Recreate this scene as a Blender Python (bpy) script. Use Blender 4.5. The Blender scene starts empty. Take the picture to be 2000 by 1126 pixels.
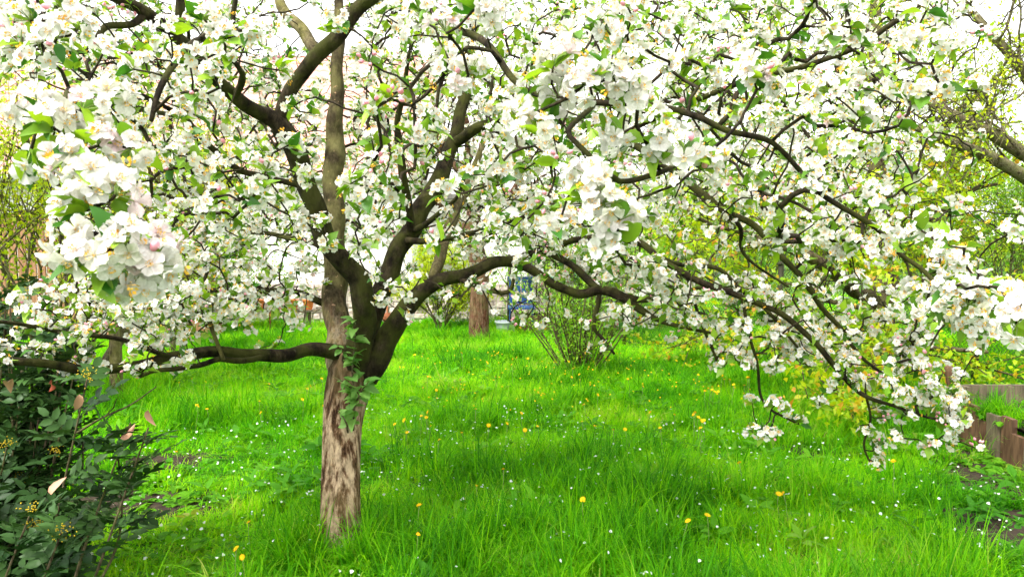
import bpy, math
import numpy as np
from mathutils import Vector, Matrix

rng = np.random.default_rng(7)
PI = math.pi
sc = bpy.context.scene
COL = sc.collection

# ------------------------------------------------------------------ camera
CAMZ, FPX = 1.6, 1444.0
TH = math.atan(103.0 / FPX)
cd = bpy.data.cameras.new('camera'); cam = bpy.data.objects.new('camera', cd); COL.objects.link(cam)
cam.location = (0, 0, CAMZ); cam.rotation_euler = (PI / 2 - TH, 0, 0)
cd.sensor_width = 36; cd.lens = FPX / 2000 * 36; cd.clip_start = 0.05; cd.clip_end = 2000
cd.dof.use_dof = True; cd.dof.focus_distance = 3.6; cd.dof.aperture_fstop = 13
sc.camera = cam

# ------------------------------------------------------------------ sky, sun, exposure
SUN = Vector((-0.45, -0.42, 0.86)).normalized()
w = bpy.data.worlds.new('World'); sc.world = w; w.use_nodes = True
nt = w.node_tree; nt.nodes.clear()
sky = nt.nodes.new('ShaderNodeTexSky'); sky.sky_type = 'NISHITA'; sky.sun_disc = False
sky.sun_elevation = math.asin(SUN.z); sky.sun_rotation = math.atan2(SUN.x, SUN.y)
sky.air_density = 1.0; sky.dust_density = 4.0; sky.ozone_density = 1.0
hs = nt.nodes.new('ShaderNodeHueSaturation'); hs.inputs['Saturation'].default_value = 0.12
ov = nt.nodes.new('ShaderNodeMix'); ov.data_type = 'RGBA'; ov.inputs[0].default_value = 0.6   # closed bright cloud cover
ov.inputs[7].default_value = (6.2, 6.2, 6.1, 1)
bg = nt.nodes.new('ShaderNodeBackground'); bg.inputs['Strength'].default_value = 0.12
wo = nt.nodes.new('ShaderNodeOutputWorld')
nt.links.new(sky.outputs[0], hs.inputs['Color']); nt.links.new(hs.outputs[0], ov.inputs[6])
nt.links.new(ov.outputs[2], bg.inputs['Color']); nt.links.new(bg.outputs[0], wo.inputs['Surface'])
sd = bpy.data.lights.new('sun', 'SUN'); sd.energy = 1.5; sd.angle = math.radians(14); sd.color = (1, 0.965, 0.9)
so = bpy.data.objects.new('sun', sd); COL.objects.link(so); so.rotation_euler = SUN.to_track_quat('Z', 'Y').to_euler()
sc.view_settings.view_transform = 'Standard'; sc.view_settings.look = 'None'
sc.view_settings.gamma = 1; sc.view_settings.use_curve_mapping = False
sc.view_settings.exposure = 2.2
sc.render.engine = 'CYCLES'
sc.cycles.max_bounces = 5; sc.cycles.diffuse_bounces = 3; sc.cycles.transmission_bounces = 4; sc.cycles.glossy_bounces = 1
sc.cycles.use_adaptive_sampling = True; sc.cycles.adaptive_threshold = 0.03
sc.cycles.use_denoising = True

# ------------------------------------------------------------------ helpers
def P(px, py, d):
    """point at photo pixel (2000 x 1126) and world distance y = d"""
    x = (px - 1000) / FPX; y = -(py - 563) / FPX
    dy = math.cos(TH) + y * math.sin(TH); dz = -math.sin(TH) + y * math.cos(TH)
    t = d / dy
    return np.array([x * t, d, CAMZ + dz * t])
def PZ(px, py, z=0.0):
    x = (px - 1000) / FPX; y = -(py - 563) / FPX
    dy = math.cos(TH) + y * math.sin(TH); dz = -math.sin(TH) + y * math.cos(TH)
    t = (z - CAMZ) / dz
    return np.array([x * t, dy * t, z])
def proj(V):
    V = np.atleast_2d(V)
    f = V[:, 1] * math.cos(TH) - (V[:, 2] - CAMZ) * math.sin(TH)
    u = V[:, 1] * math.sin(TH) + (V[:, 2] - CAMZ) * math.cos(TH)
    f = np.maximum(f, 1e-3)
    return np.stack([1000 + FPX * V[:, 0] / f, 563 - FPX * u / f, f], 1)

def norm(v):
    v = np.asarray(v, float)
    return v / np.maximum(np.linalg.norm(v, axis=-1, keepdims=True), 1e-9)

class MB:
    def __init__(s): s.V, s.F3, s.F4, s.m3, s.m4, s.C, s.n = [], [], [], [], [], [], 0
    def add(s, V, F, mat=0, col=(0.5, 0.5, 0.5)):
        V = np.asarray(V, float).reshape(-1, 3); F = np.asarray(F, int)
        if len(V) == 0 or len(F) == 0: return
        s.V.append(V); F = F + s.n
        m = np.full(len(F), mat) if np.isscalar(mat) else np.asarray(mat)
        if F.shape[1] == 3: s.F3.append(F); s.m3.append(m)
        else: s.F4.append(F); s.m4.append(m)
        c = np.asarray(col, float)
        s.C.append(np.tile(c, (len(V), 1)) if c.ndim == 1 else c)
        s.n += len(V)
    def addm(s, V, faces, col=(0.5, 0.5, 0.5)):
        """faces: list of (F, mat) sharing one vertex block"""
        base = s.n; V = np.asarray(V, float)
        s.V.append(V); c = np.asarray(col, float)
        s.C.append(np.tile(c, (len(V), 1)) if c.ndim == 1 else c); s.n += len(V)
        for F, m in faces:
            F = np.asarray(F, int) + base
            if not len(F): continue
            mm = np.full(len(F), m)
            if F.shape[1] == 3: s.F3.append(F); s.m3.append(mm)
            else: s.F4.append(F); s.m4.append(mm)
    def box(s, lo, hi, mat=0, M=None, col=(0.5, 0.5, 0.5)):
        lo = np.array(lo, float); hi = np.array(hi, float)
        V = np.array([[(lo, hi)[i][0], (lo, hi)[j][1], (lo, hi)[k][2]] for i in (0, 1) for j in (0, 1) for k in (0, 1)])
        if M is not None: V = np.array([list(M @ Vector(v)) for v in V])
        s.add(V, [[0, 1, 3, 2], [4, 6, 7, 5], [0, 4, 5, 1], [2, 3, 7, 6], [0, 2, 6, 4], [1, 5, 7, 3]], mat, col)
    def mesh(s, name, mats, smooth=True):
        me = bpy.data.meshes.new(name)
        V = np.concatenate(s.V).astype(np.float32)
        F3 = np.concatenate(s.F3) if s.F3 else np.zeros((0, 3), int)
        F4 = np.concatenate(s.F4) if s.F4 else np.zeros((0, 4), int)
        mi = np.concatenate([np.concatenate(s.m3) if s.m3 else np.zeros(0, int), np.concatenate(s.m4) if s.m4 else np.zeros(0, int)])
        L = np.concatenate([F3.ravel(), F4.ravel()]).astype(np.int32)
        ls = np.concatenate([np.arange(len(F3)) * 3, len(F3) * 3 + np.arange(len(F4)) * 4]).astype(np.int32)
        me.vertices.add(len(V)); me.vertices.foreach_set('co', V.ravel())
        me.loops.add(len(L)); me.loops.foreach_set('vertex_index', L)
        me.polygons.add(len(ls)); me.polygons.foreach_set('loop_start', ls)
        for m in mats: me.materials.append(m)
        me.polygons.foreach_set('material_index', mi.astype(np.int32))
        me.polygons.foreach_set('use_smooth', np.full(len(ls), smooth))
        a = me.attributes.new('tint', 'FLOAT_COLOR', 'POINT')
        C = np.concatenate(s.C); a.data.foreach_set('color', np.concatenate([C, np.ones((len(C), 1))], 1).astype(np.float32).ravel())
        me.update(calc_edges=True); me.validate()
        return me
    def build(s, name, mats, parent=None, smooth=True, kind=None):
        return link(name, s.mesh(name, mats if isinstance(mats, (list, tuple)) else [mats], smooth), parent, kind)

def link(name, me, parent=None, kind=None):
    o = bpy.data.objects.new(name, me); COL.objects.link(o)
    if parent is not None:
        o.parent = parent
        if parent.type == 'EMPTY' or True:
            o.matrix_parent_inverse = parent_world(parent).inverted()
    if kind: o['kind'] = kind
    return o
def parent_world(o):
    m = o.matrix_basis.copy()
    if o.parent is not None: m = parent_world(o.parent) @ o.matrix_parent_inverse @ m
    return m
def tag(o, label, cat, group=None, kind=None):
    o['label'] = label; o['category'] = cat
    if group: o['group'] = group
    if kind: o['kind'] = kind
    return o
def empty(name, loc, label=None, cat=None, group=None):
    o = bpy.data.objects.new(name, None); COL.objects.link(o); o.location = [float(c) for c in loc]; o.empty_display_size = 0.1
    if label: tag(o, label, cat, group)
    return o

def spline(pts, rad, step):
    """Catmull-Rom resample of points and radii"""
    pts = np.asarray(pts, float); rad = np.asarray(rad, float)
    p = np.vstack([2 * pts[0] - pts[1], pts, 2 * pts[-1] - pts[-2]]); r = np.concatenate([[rad[0]], rad, [rad[-1]]])
    O, R = [], []
    for i in range(1, len(p) - 2):
        n = max(1, int(np.linalg.norm(p[i + 1] - p[i]) / step))
        t = (np.arange(n) / n)[:, None]
        a, b, c, d = p[i - 1], p[i], p[i + 1], p[i + 2]
        O.append(0.5 * (2 * b + (c - a) * t + (2 * a - 5 * b + 4 * c - d) * t**2 + (3 * b - a - 3 * c + d) * t**3))
        R.append(r[i] + (r[i + 1] - r[i]) * t[:, 0])
    O.append(pts[-1:]); R.append(rad[-1:])
    return np.vstack(O), np.concatenate(R)

def tube(pts, rad, sides=6, cap=True):
    pts = np.asarray(pts, float); n = len(pts)
    T = norm(np.gradient(pts, axis=0))
    a = np.cross(T[0], [0.31, 0.2, 0.93]); 
    if np.linalg.norm(a) < 1e-3: a = np.cross(T[0], [1, 0, 0])
    N = [norm(a)]
    for i in range(1, n):
        v = N[-1] - T[i] * np.dot(N[-1], T[i]); N.append(norm(v))
    N = np.array(N); B = np.cross(T, N)
    ang = np.arange(sides) / sides * 2 * PI
    rad = np.asarray(rad, float)
    rr = rad[:, None] if rad.ndim == 1 else rad
    V = pts[:, None] + rr[..., None] * (np.cos(ang)[None, :, None] * N[:, None] + np.sin(ang)[None, :, None] * B[:, None])
    V = V.reshape(-1, 3)
    i = np.arange(n - 1)[:, None] * sides; j = np.arange(sides)[None]; k = (j + 1) % sides
    F = np.stack([i + j, i + k, i + sides + k, i + sides + j], -1).reshape(-1, 4)
    if cap:   # pull the end ring to a blunt tip
        V = np.vstack([V, pts[-1] + T[-1] * rad.reshape(n, -1).mean(1)[-1] * 0.8, pts[0]])
        t0 = (n - 1) * sides; jj = np.arange(sides)
        F2 = np.concatenate([np.stack([t0 + jj, t0 + (jj + 1) % sides, np.full(sides, n * sides)], -1),
                             np.stack([(jj + 1) % sides, jj, np.full(sides, n * sides + 1)], -1)])
        return V, F, F2
    return V, F, None
def add_tube(mb, pts, rad, sides=6, mat=0, col=(0.5, 0.5, 0.5)):
    V, F, F2 = tube(pts, rad, sides); mb.addm(V, [(F, mat), (F2, mat)], col)

def frames(d, roll=None):
    """k x 3 x 3 matrices with local +z along d"""
    d = norm(np.atleast_2d(d)); k = len(d)
    a = np.cross(np.tile([0., 0., 1.], (k, 1)), d); bad = np.linalg.norm(a, axis=1) < 1e-3; a[bad] = [1, 0, 0]
    a = norm(a); b = np.cross(d, a)
    if roll is None: roll = rng.uniform(0, 2 * PI, k)
    c, s_ = np.cos(roll)[:, None], np.sin(roll)[:, None]
    return np.stack([a * c + b * s_, -a * s_ + b * c, d], -1)
def inst(mb, tmpl, M, T, col):
    """stamp a template (V, [(F, mat)...], tintscale) for every matrix"""
    V, faces = tmpl; k = len(T); n = len(V)
    W = np.einsum('kij,nj->kni', M, V) + np.asarray(T)[:, None]
    off = (np.arange(k) * n)[:, None, None]
    C = np.repeat(np.asarray(col, float), n, axis=0)
    mb.addm(W.reshape(-1, 3), [((np.asarray(F)[None] + off).reshape(-1, np.asarray(F).shape[1]), m) for F, m in faces], C)

def vnoise(V, seed=0):
    """cheap smooth pseudo noise in -1..1"""
    r = np.random.default_rng(seed); o = np.zeros(len(V))
    for i in range(6):
        k = r.normal(size=3) * (1 + 0.5 * i); o += np.sin(V @ k + r.uniform(0, 6.28))
    return o / 3.2

# ------------------------------------------------------------------ materials
def new_mat(name):
    m = bpy.data.materials.new(name); m.use_nodes = True; t = m.node_tree; t.nodes.clear()
    out = t.nodes.new('ShaderNodeOutputMaterial'); return m, t, out
def N(t, typ, **kw):
    n = t.nodes.new(typ)
    for k, v in kw.items(): setattr(n, k, v)
    return n
def ramp(t, stops, fac):
    r = N(t, 'ShaderNodeValToRGB'); e = r.color_ramp.elements
    while len(e) < len(stops): e.new(0.5)
    for q, (p, c) in zip(e, stops): q.position = p; q.color = (*c, 1)
    t.links.new(fac, r.inputs[0]); return r.outputs[0]
def mixc(t, f, a, b, mode='MIX'):
    m = N(t, 'ShaderNodeMix', data_type='RGBA', blend_type=mode)
    for sock, v in ((m.inputs[0], f), (m.inputs[6], a), (m.inputs[7], b)):
        if hasattr(v, 'links') or isinstance(v, bpy.types.NodeSocket): t.links.new(v, sock)
        else: sock.default_value = v if not isinstance(v, tuple) else (*v, 1)
    return m.outputs[2]
def noise(t, scale, detail=3, stretch=None, rough=0.55, coord='Object', w=0):
    tc = N(t, 'ShaderNodeTexCoord'); n = N(t, 'ShaderNodeTexNoise')
    n.inputs['Scale'].default_value = scale; n.inputs['Detail'].default_value = detail; n.inputs['Roughness'].default_value = rough
    src = tc.outputs[coord]
    if stretch or w:
        mp = N(t, 'ShaderNodeMapping'); mp.inputs['Scale'].default_value = stretch or (1, 1, 1); mp.inputs['Location'].default_value = (w, w * 1.7, w * .3)
        t.links.new(src, mp.inputs[0]); src = mp.outputs[0]
    t.links.new(src, n.inputs['Vector']); return n.outputs['Fac']
def bsdf(t, out, col, rough=0.8, spec=0.3, bump=None, bstr=0.4, bdist=0.01):
    b = N(t, 'ShaderNodeBsdfPrincipled'); b.inputs['Roughness'].default_value = rough
    b.inputs['Specular IOR Level'].default_value = spec
    if isinstance(col, tuple): b.inputs['Base Color'].default_value = (*col, 1)
    else: t.links.new(col, b.inputs['Base Color'])
    if bump is not None:
        bp = N(t, 'ShaderNodeBump'); bp.inputs['Strength'].default_value = bstr; bp.inputs['Distance'].default_value = bdist
        t.links.new(bump, bp.inputs['Height']); t.links.new(bp.outputs[0], b.inputs['Normal'])
    if out is not None: t.links.new(b.outputs[0], out.inputs['Surface'])
    return b
def thin(t, out, col, tcol, fac, rough=0.5, spec=0.3):
    """leaf-like: reflecting + translucent"""
    b = bsdf(t, None, col, rough, spec); tr = N(t, 'ShaderNodeBsdfTranslucent')
    if isinstance(tcol, tuple): tr.inputs['Color'].default_value = (*tcol, 1)
    else: t.links.new(tcol, tr.inputs['Color'])
    mx = N(t, 'ShaderNodeMixShader'); mx.inputs[0].default_value = fac
    t.links.new(b.outputs[0], mx.inputs[1]); t.links.new(tr.outputs[0], mx.inputs[2]); t.links.new(mx.outputs[0], out.inputs['Surface'])
def tint(t):
    a = N(t, 'ShaderNodeAttribute'); a.attribute_name = 'tint'
    s = N(t, 'ShaderNodeSeparateColor'); t.links.new(a.outputs['Color'], s.inputs[0]); return s.outputs
def orand(t): return N(t, 'ShaderNodeObjectInfo').outputs['Random']

def leaf_mat(name, c0, c1, trans=0.35, rough=0.45, spec=0.35, use='tint', boost=1.5, third=None):
    m, t, o = new_mat(name)
    f = tint(t)[0] if use == 'tint' else orand(t)
    stops = [(0.0, c0), (1.0, c1)] if third is None else [(0.0, c0), (0.8, c1), (1.0, third)]
    c = ramp(t, stops, f)
    tc = mixc(t, 1.0, c, (boost * 1.05, boost, boost * 0.5), 'MULTIPLY')
    thin(t, o, c, tc, trans, rough, spec); return m

def petal_mat(name, use):
    m, t, o = new_mat(name)
    f = tint(t)[0] if use == 'tint' else orand(t)
    c = ramp(t, [(0.0, (0.74, 0.71, 0.61)), (0.35, (0.77, 0.755, 0.72)), (0.75, (0.78, 0.765, 0.75)), (0.95, (0.78, 0.70, 0.70)), (1.0, (0.76, 0.57, 0.61))], f)
    if use != 'tint':     # fine veins and a flush towards the rim
        c = mixc(t, 1.0, c, ramp(t, [(0.35, (0.84, 0.83, 0.80)), (0.6, (1, 1, 1))], noise(t, 260, 4, (1, 1, .3))), 'MULTIPLY')
    thin(t, o, c, c, 0.35, 0.6, 0.1); return m
M_PETAL = petal_mat('petal_white', 'tint'); M_PETAL_O = petal_mat('petal_white_single', 'rand')
m, t, o = new_mat('stamen_yellow'); c = ramp(t, [(0.3, (0.80, 0.56, 0.08)), (0.7, (0.72, 0.33, 0.03))], noise(t, 90)); bsdf(t, o, c, 0.8, 0.1); M_STAMEN = m
m, t, o = new_mat('pedicel_green'); bsdf(t, o, (0.16, 0.24, 0.05), 0.6); M_PED = m
m, t, o = new_mat('bud_pink'); c = ramp(t, [(0.3, (0.78, 0.22, 0.33)), (0.7, (0.86, 0.55, 0.60))], noise(t, 60)); thin(t, o, c, c, 0.25); M_BUD = m
M_ALEAF = leaf_mat('apple_leaf', (0.03, 0.13, 0.010), (0.26, 0.42, 0.02))
M_ALEAF_O = leaf_mat('apple_leaf_single', (0.03, 0.13, 0.010), (0.26, 0.42, 0.02), use='rand')
M_LIME = leaf_mat('lime_spring_leaf', (0.20, 0.34, 0.008), (0.46, 0.52, 0.008), trans=0.45)
M_LIMEO = leaf_mat('lime_leaf_orange_flower', (0.15, 0.33, 0.008), (0.42, 0.52, 0.008), trans=0.45, third=(0.52, 0.24, 0.03))
M_GREENL = leaf_mat('shrub_leaf', (0.08, 0.25, 0.01), (0.26, 0.44, 0.015), trans=0.4)
M_MAHO = leaf_mat('mahonia_leaf', (0.010, 0.032, 0.008), (0.042, 0.095, 0.022), trans=0.08, rough=0.42, spec=0.12, use='rand')
M_MAHO_T = leaf_mat('mahonia_leaf_mass', (0.010, 0.032, 0.008), (0.042, 0.095, 0.022), trans=0.08, rough=0.42, spec=0.12)
m, t, o = new_mat('dead_leaf'); c = ramp(t, [(0.3, (0.25, 0.05, 0.025)), (0.7, (0.42, 0.22, 0.14))], orand(t)); bsdf(t, o, c, 0.6); M_DEAD = m
m, t, o = new_mat('yellow_flower'); c = ramp(t, [(0.3, (0.36, 0.27, 0.02)), (0.7, (0.52, 0.36, 0.02))], noise(t, 50)); bsdf(t, o, c, 0.7, 0.1); M_YEL = m
m, t, o = new_mat('dandelion_yellow'); bsdf(t, o, (0.85, 0.50, 0.01), 0.8, 0.1); M_DAND = m

def bark(name, dark, mid, light, green, gfac, scale=1.0, streak=6.0, pale=0.5, over=None, z0=0, z1=1):
    """streaked bark; over = second colour set that takes over between heights z0 and z1"""
    m, t, o = new_mat(name)
    a = noise(t, 9 * scale, 9, (streak, streak, 1), .66); b = noise(t, 34 * scale, 8, (2.2, 2.2, 1), .66, w=3); g = noise(t, 9 * scale, 5, w=7); sp = noise(t, 55 * scale, 3, w=11)
    c = ramp(t, [(0.36, dark), (0.45, mid), (pale - .03, light), (0.85, tuple(x * 1.15 for x in light))], a)
    if over:
        d2, m2, l2 = over; c2 = ramp(t, [(0.3, d2), (0.5, m2), (0.72, l2)], g)
        tc = N(t, 'ShaderNodeTexCoord'); sx = N(t, 'ShaderNodeSeparateXYZ'); t.links.new(tc.outputs['Object'], sx.inputs[0])
        w1 = N(t, 'ShaderNodeMath', operation='MULTIPLY_ADD'); t.links.new(a, w1.inputs[0]); w1.inputs[1].default_value = 0.9; t.links.new(sx.outputs['Z'], w1.inputs[2])
        mr = N(t, 'ShaderNodeMapRange'); mr.inputs[1].default_value = z0 + .45; mr.inputs[2].default_value = z1 + .45; t.links.new(w1.outputs[0], mr.inputs[0])
        c = mixc(t, mr.outputs[0], c, c2)
    c = mixc(t, 0.75, c, ramp(t, [(0.36, (0.18, 0.17, 0.15)), (0.6, (1, 1, 1))], b), 'MULTIPLY')
    gm = ramp(t, [(0.42, (0, 0, 0)), (0.60, (gfac, gfac, gfac))], g)
    c = mixc(t, gm, c, green)
    c = mixc(t, ramp(t, [(0.66, (0, 0, 0)), (0.72, (0.6, 0.6, 0.6))], sp), c, tuple(min(1, x * 2.2 + .02) for x in mid))
    bsdf(t, o, c, 0.9, 0.12, bump=b, bstr=1.0, bdist=0.008); return m
M_TRUNK = bark('peeling_bark', (0.020, 0.010, 0.006), (0.13, 0.068, 0.035), (0.52, 0.385, 0.255), (0.17, 0.13, 0.05), 0.3, 0.55, 5.0, pale=0.58, over=((.02, .013, .008), (.05, .034, .02), (.12, .085, .05)), z0=.72, z1=1.0)
M_LIMB = bark('mossy_limb_bark', (0.007, 0.005, 0.003), (0.018, 0.013, 0.007), (0.052, 0.040, 0.022), (0.052, 0.058, 0.010), 0.65, 1.0, 2.0, pale=0.66)
M_STEM = bark('olive_stem_bark', (0.03, 0.021, 0.012), (0.085, 0.066, 0.034), (0.18, 0.15, 0.08), (0.13, 0.125, 0.03), 0.6, 1.0, 2.0, pale=0.64)
M_STEMA = bark('peeling_olive_stem_bark', (0.04, 0.022, 0.013), (0.20, 0.12, 0.07), (0.50, 0.40, 0.30), (0.17, 0.165, 0.05), 0.45, 0.8, 4.0, pale=0.6, over=((.03, .022, .012), (.09, .072, .036), (.19, .16, .085)), z0=1.0, z1=1.25)
M_TWIG = bark('dark_twig_bark', (0.008, 0.0055, 0.004), (0.021, 0.014, 0.010), (0.05, 0.037, 0.024), (0.04, 0.044, 0.013), 0.4, 2.0, 1.0)
M_RED = bark('reddish_bark', (0.018, 0.008, 0.005), (0.09, 0.032, 0.016), (0.20, 0.12, 0.08), (0.14, 0.13, 0.05), 0.4, 0.7, 7.0, pale=0.66)
M_BROWN = bark('brown_bark', (0.022, 0.014, 0.009), (0.065, 0.045, 0.028), (0.13, 0.10, 0.06), (0.10, 0.11, 0.03), 0.5, 0.8, 3.0)
M_GREYT = bark('grey_twig_bark', (0.03, 0.022, 0.014), (0.08, 0.06, 0.035), (0.17, 0.14, 0.09), (0.13, 0.14, 0.04), 0.6, 1.5, 1.5)

def plain(name, c0, c1, scale=8, rough=0.8, spec=0.2, stretch=None, bump=True):
    m, t, o = new_mat(name); n = noise(t, scale, 5, stretch)
    bsdf(t, o, ramp(t, [(0.3, c0), (0.7, c1)], n), rough, spec, bump=n if bump else None, bstr=0.3); return m
M_WOOD = plain('weathered_plank', (0.05, 0.042, 0.026), (0.19, 0.15, 0.095), 6, stretch=(5, 5, 0.8))
M_WOOD2 = plain('brown_plank', (0.05, 0.026, 0.014), (0.17, 0.095, 0.055), 6, stretch=(5, 5, 0.8))
M_FENCEB = plain('stained_fence_board', (0.16, 0.075, 0.035), (0.34, 0.19, 0.10), 4, stretch=(6, 6, 0.6))
M_POSTG = plain('green_metal_post', (0.03, 0.035, 0.02), (0.07, 0.06, 0.035), 12, 0.6)
M_WIRE = plain('green_wire', (0.012, 0.025, 0.008), (0.03, 0.05, 0.015), 20, 0.5, 0.4, bump=False)
M_WALLW = plain('white_render', (0.70, 0.67, 0.63), (0.80, 0.78, 0.75), 2, 0.9)
M_STONE = plain('pale_rubble_stone', (0.30, 0.22, 0.19), (0.66, 0.58, 0.53), 22, 0.9)
M_TILE = plain('red_roof_tile', (0.40, 0.20, 0.16), (0.56, 0.35, 0.29), 5, 0.85)
M_TERRA = plain('terracotta', (0.50, 0.13, 0.035), (0.66, 0.21, 0.06), 9, 0.8)
M_BLACKP = plain('black_plastic', (0.02, 0.02, 0.022), (0.04, 0.04, 0.045), 9, 0.5, bump=False)
M_BLUE = plain('blue_plastic', (0.015, 0.05, 0.17), (0.03, 0.09, 0.28), 5, 0.5, bump=False)
M_TEAL = plain('teal_tarpaulin', (0.03, 0.14, 0.17), (0.08, 0.27, 0.30), 6, 0.5)
M_GREYS = plain('grey_shed_board', (0.16, 0.15, 0.14), (0.30, 0.28, 0.26), 4, stretch=(5, 5, 1))
M_GREYP = plain('grey_pole', (0.42, 0.42, 0.43), (0.56, 0.56, 0.57), 4, 0.6)
M_ZINC = plain('zinc_tub', (0.30, 0.34, 0.36), (0.45, 0.50, 0.52), 5, 0.5)
M_GLASSD = plain('dark_window_glass', (0.04, 0.05, 0.06), (0.08, 0.09, 0.10), 2, 0.1, 0.6, bump=False)
M_SOIL = plain('dark_soil', (0.014, 0.009, 0.006), (0.05, 0.034, 0.022), 25, 0.95)
M_RUST = plain('rusty_iron', (0.14, 0.045, 0.02), (0.30, 0.11, 0.05), 20, 0.8)

# ground: soil with short green growth
m, t, o = new_mat('lawn_ground')
n1 = noise(t, 0.7, 4); n2 = noise(t, 14, 6); n3 = noise(t, 60, 4)
c = ramp(t, [(0.30, (0.030, 0.035, 0.010)), (0.45, (0.045, 0.10, 0.010)), (0.7, (0.06, 0.16, 0.010))], n2)
c = mixc(t, 0.5, c, ramp(t, [(0.3, (0.5, 0.5, 0.5)), (0.7, (1.2, 1.2, 1.0))], n3), 'MULTIPLY')
bsdf(t, o, c, 0.95, 0.1, bump=n2, bstr=0.8, bdist=0.04); M_GROUND = m
# grass blades: patches of paler and deeper grass, each tuft a little different
def grass_mat(name, a, b, c_, tr=0.55):
    m, t, o = new_mat(name)
    g = N(t, 'ShaderNodeNewGeometry'); n = N(t, 'ShaderNodeTexNoise'); n.inputs['Scale'].default_value = 0.9; n.inputs['Detail'].default_value = 5
    t.links.new(g.outputs['Position'], n.inputs['Vector'])
    mth = N(t, 'ShaderNodeMath', operation='MULTIPLY_ADD'); mx2 = N(t, 'ShaderNodeMath', operation='ADD'); t.links.new(orand(t), mx2.inputs[0]); t.links.new(tint(t)[0], mx2.inputs[1]); t.links.new(mx2.outputs[0], mth.inputs[0]); mth.inputs[1].default_value = 0.30
    ad = N(t, 'ShaderNodeMath', operation='ADD'); t.links.new(n.outputs['Fac'], ad.inputs[0]); ad.inputs[1].default_value = -0.28
    t.links.new(ad.outputs[0], mth.inputs[2])
    col = ramp(t, [(0.28, a), (0.5, b), (0.72, c_), (0.93, (0.42, 0.36, 0.12))], mth.outputs[0])
    tc = mixc(t, 1.0, col, (1.5, 1.35, 0.5), 'MULTIPLY')
    thin(t, o, col, tc, tr, 0.55, 0.08); return m
M_GRASS = grass_mat('grass_blade', (0.034, 0.22, 0.006), (0.125, 0.45, 0.005), (0.31, 0.60, 0.005))
M_GRASSL = grass_mat('long_grass_blade', (0.022, 0.14, 0.004), (0.075, 0.31, 0.004), (0.21, 0.50, 0.008))  # deeper green of long grass; colour also stands in for near crown shade
M_WEED = grass_mat('weed_leaf', (0.04, 0.17, 0.010), (0.075, 0.25, 0.012), (0.13, 0.33, 0.015), 0.4)

# ------------------------------------------------------------------ ground
SOIL = [(PZ(300, 905), .5, .26), (PZ(230, 985), .6, .26), (PZ(350, 990), .4, .22), (PZ(1600, 880), .3, .2), (PZ(1850, 880), .35, .35),
        (PZ(1960, 950), .35, .5), (PZ(1990, 1050), .4, .5), (PZ(1930, 1020), .3, .25)]
def soilmask(x, y):
    s = np.zeros_like(x)
    for c, a, b in SOIL:
        s = np.maximum(s, 1 - ((x - c[0]) / a)**2 - ((y - c[1]) / b)**2)
    return s
mb = MB()
mb.add([[-600, -60, 0], [600, -60, 0], [600, 1500, 0], [-600, 1500, 0]], [[0, 1, 2, 3]])
g = mb.build('ground', M_GROUND); g['kind'] = 'structure'; g['label'] = 'grassy garden ground under the blossoming trees'; g['category'] = 'ground'
# bare earth patches, thin sheets with ragged rims
for i, (c, a, b) in enumerate(SOIL):
    r = np.random.default_rng(50 + i); n = 40; an = np.arange(n) / n * 2 * PI
    k = 1 + 0.14 * np.sin(3 * an + r.uniform(0, 6)) + 0.10 * np.sin(7 * an + r.uniform(0, 6)) + r.normal(0, .05, n)
    z = 0.004 + 0.0012 * i
    ring = np.stack([c[0] + a * k * np.cos(an), c[1] + b * k * np.sin(an), np.full(n, z)], 1)
    mb = MB(); V = np.vstack([ring, [c[0], c[1], z + 0.012]]); mb.add(V, [[j, (j + 1) % n, n] for j in range(n)])
    s = mb.build('bare_earth', M_SOIL); s['kind'] = 'structure'; s['label'] = 'bare dark earth patch worn into the grass'; s['category'] = 'soil'; s['group'] = 'bare earth patches'

# ------------------------------------------------------------------ the apple tree
TB = PZ(664, 1098)                                   # trunk foot
tree = empty('apple_tree', TB, 'blossoming apple tree with forked trunk, peeling bark and white flowers over the lawn', 'tree')
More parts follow.
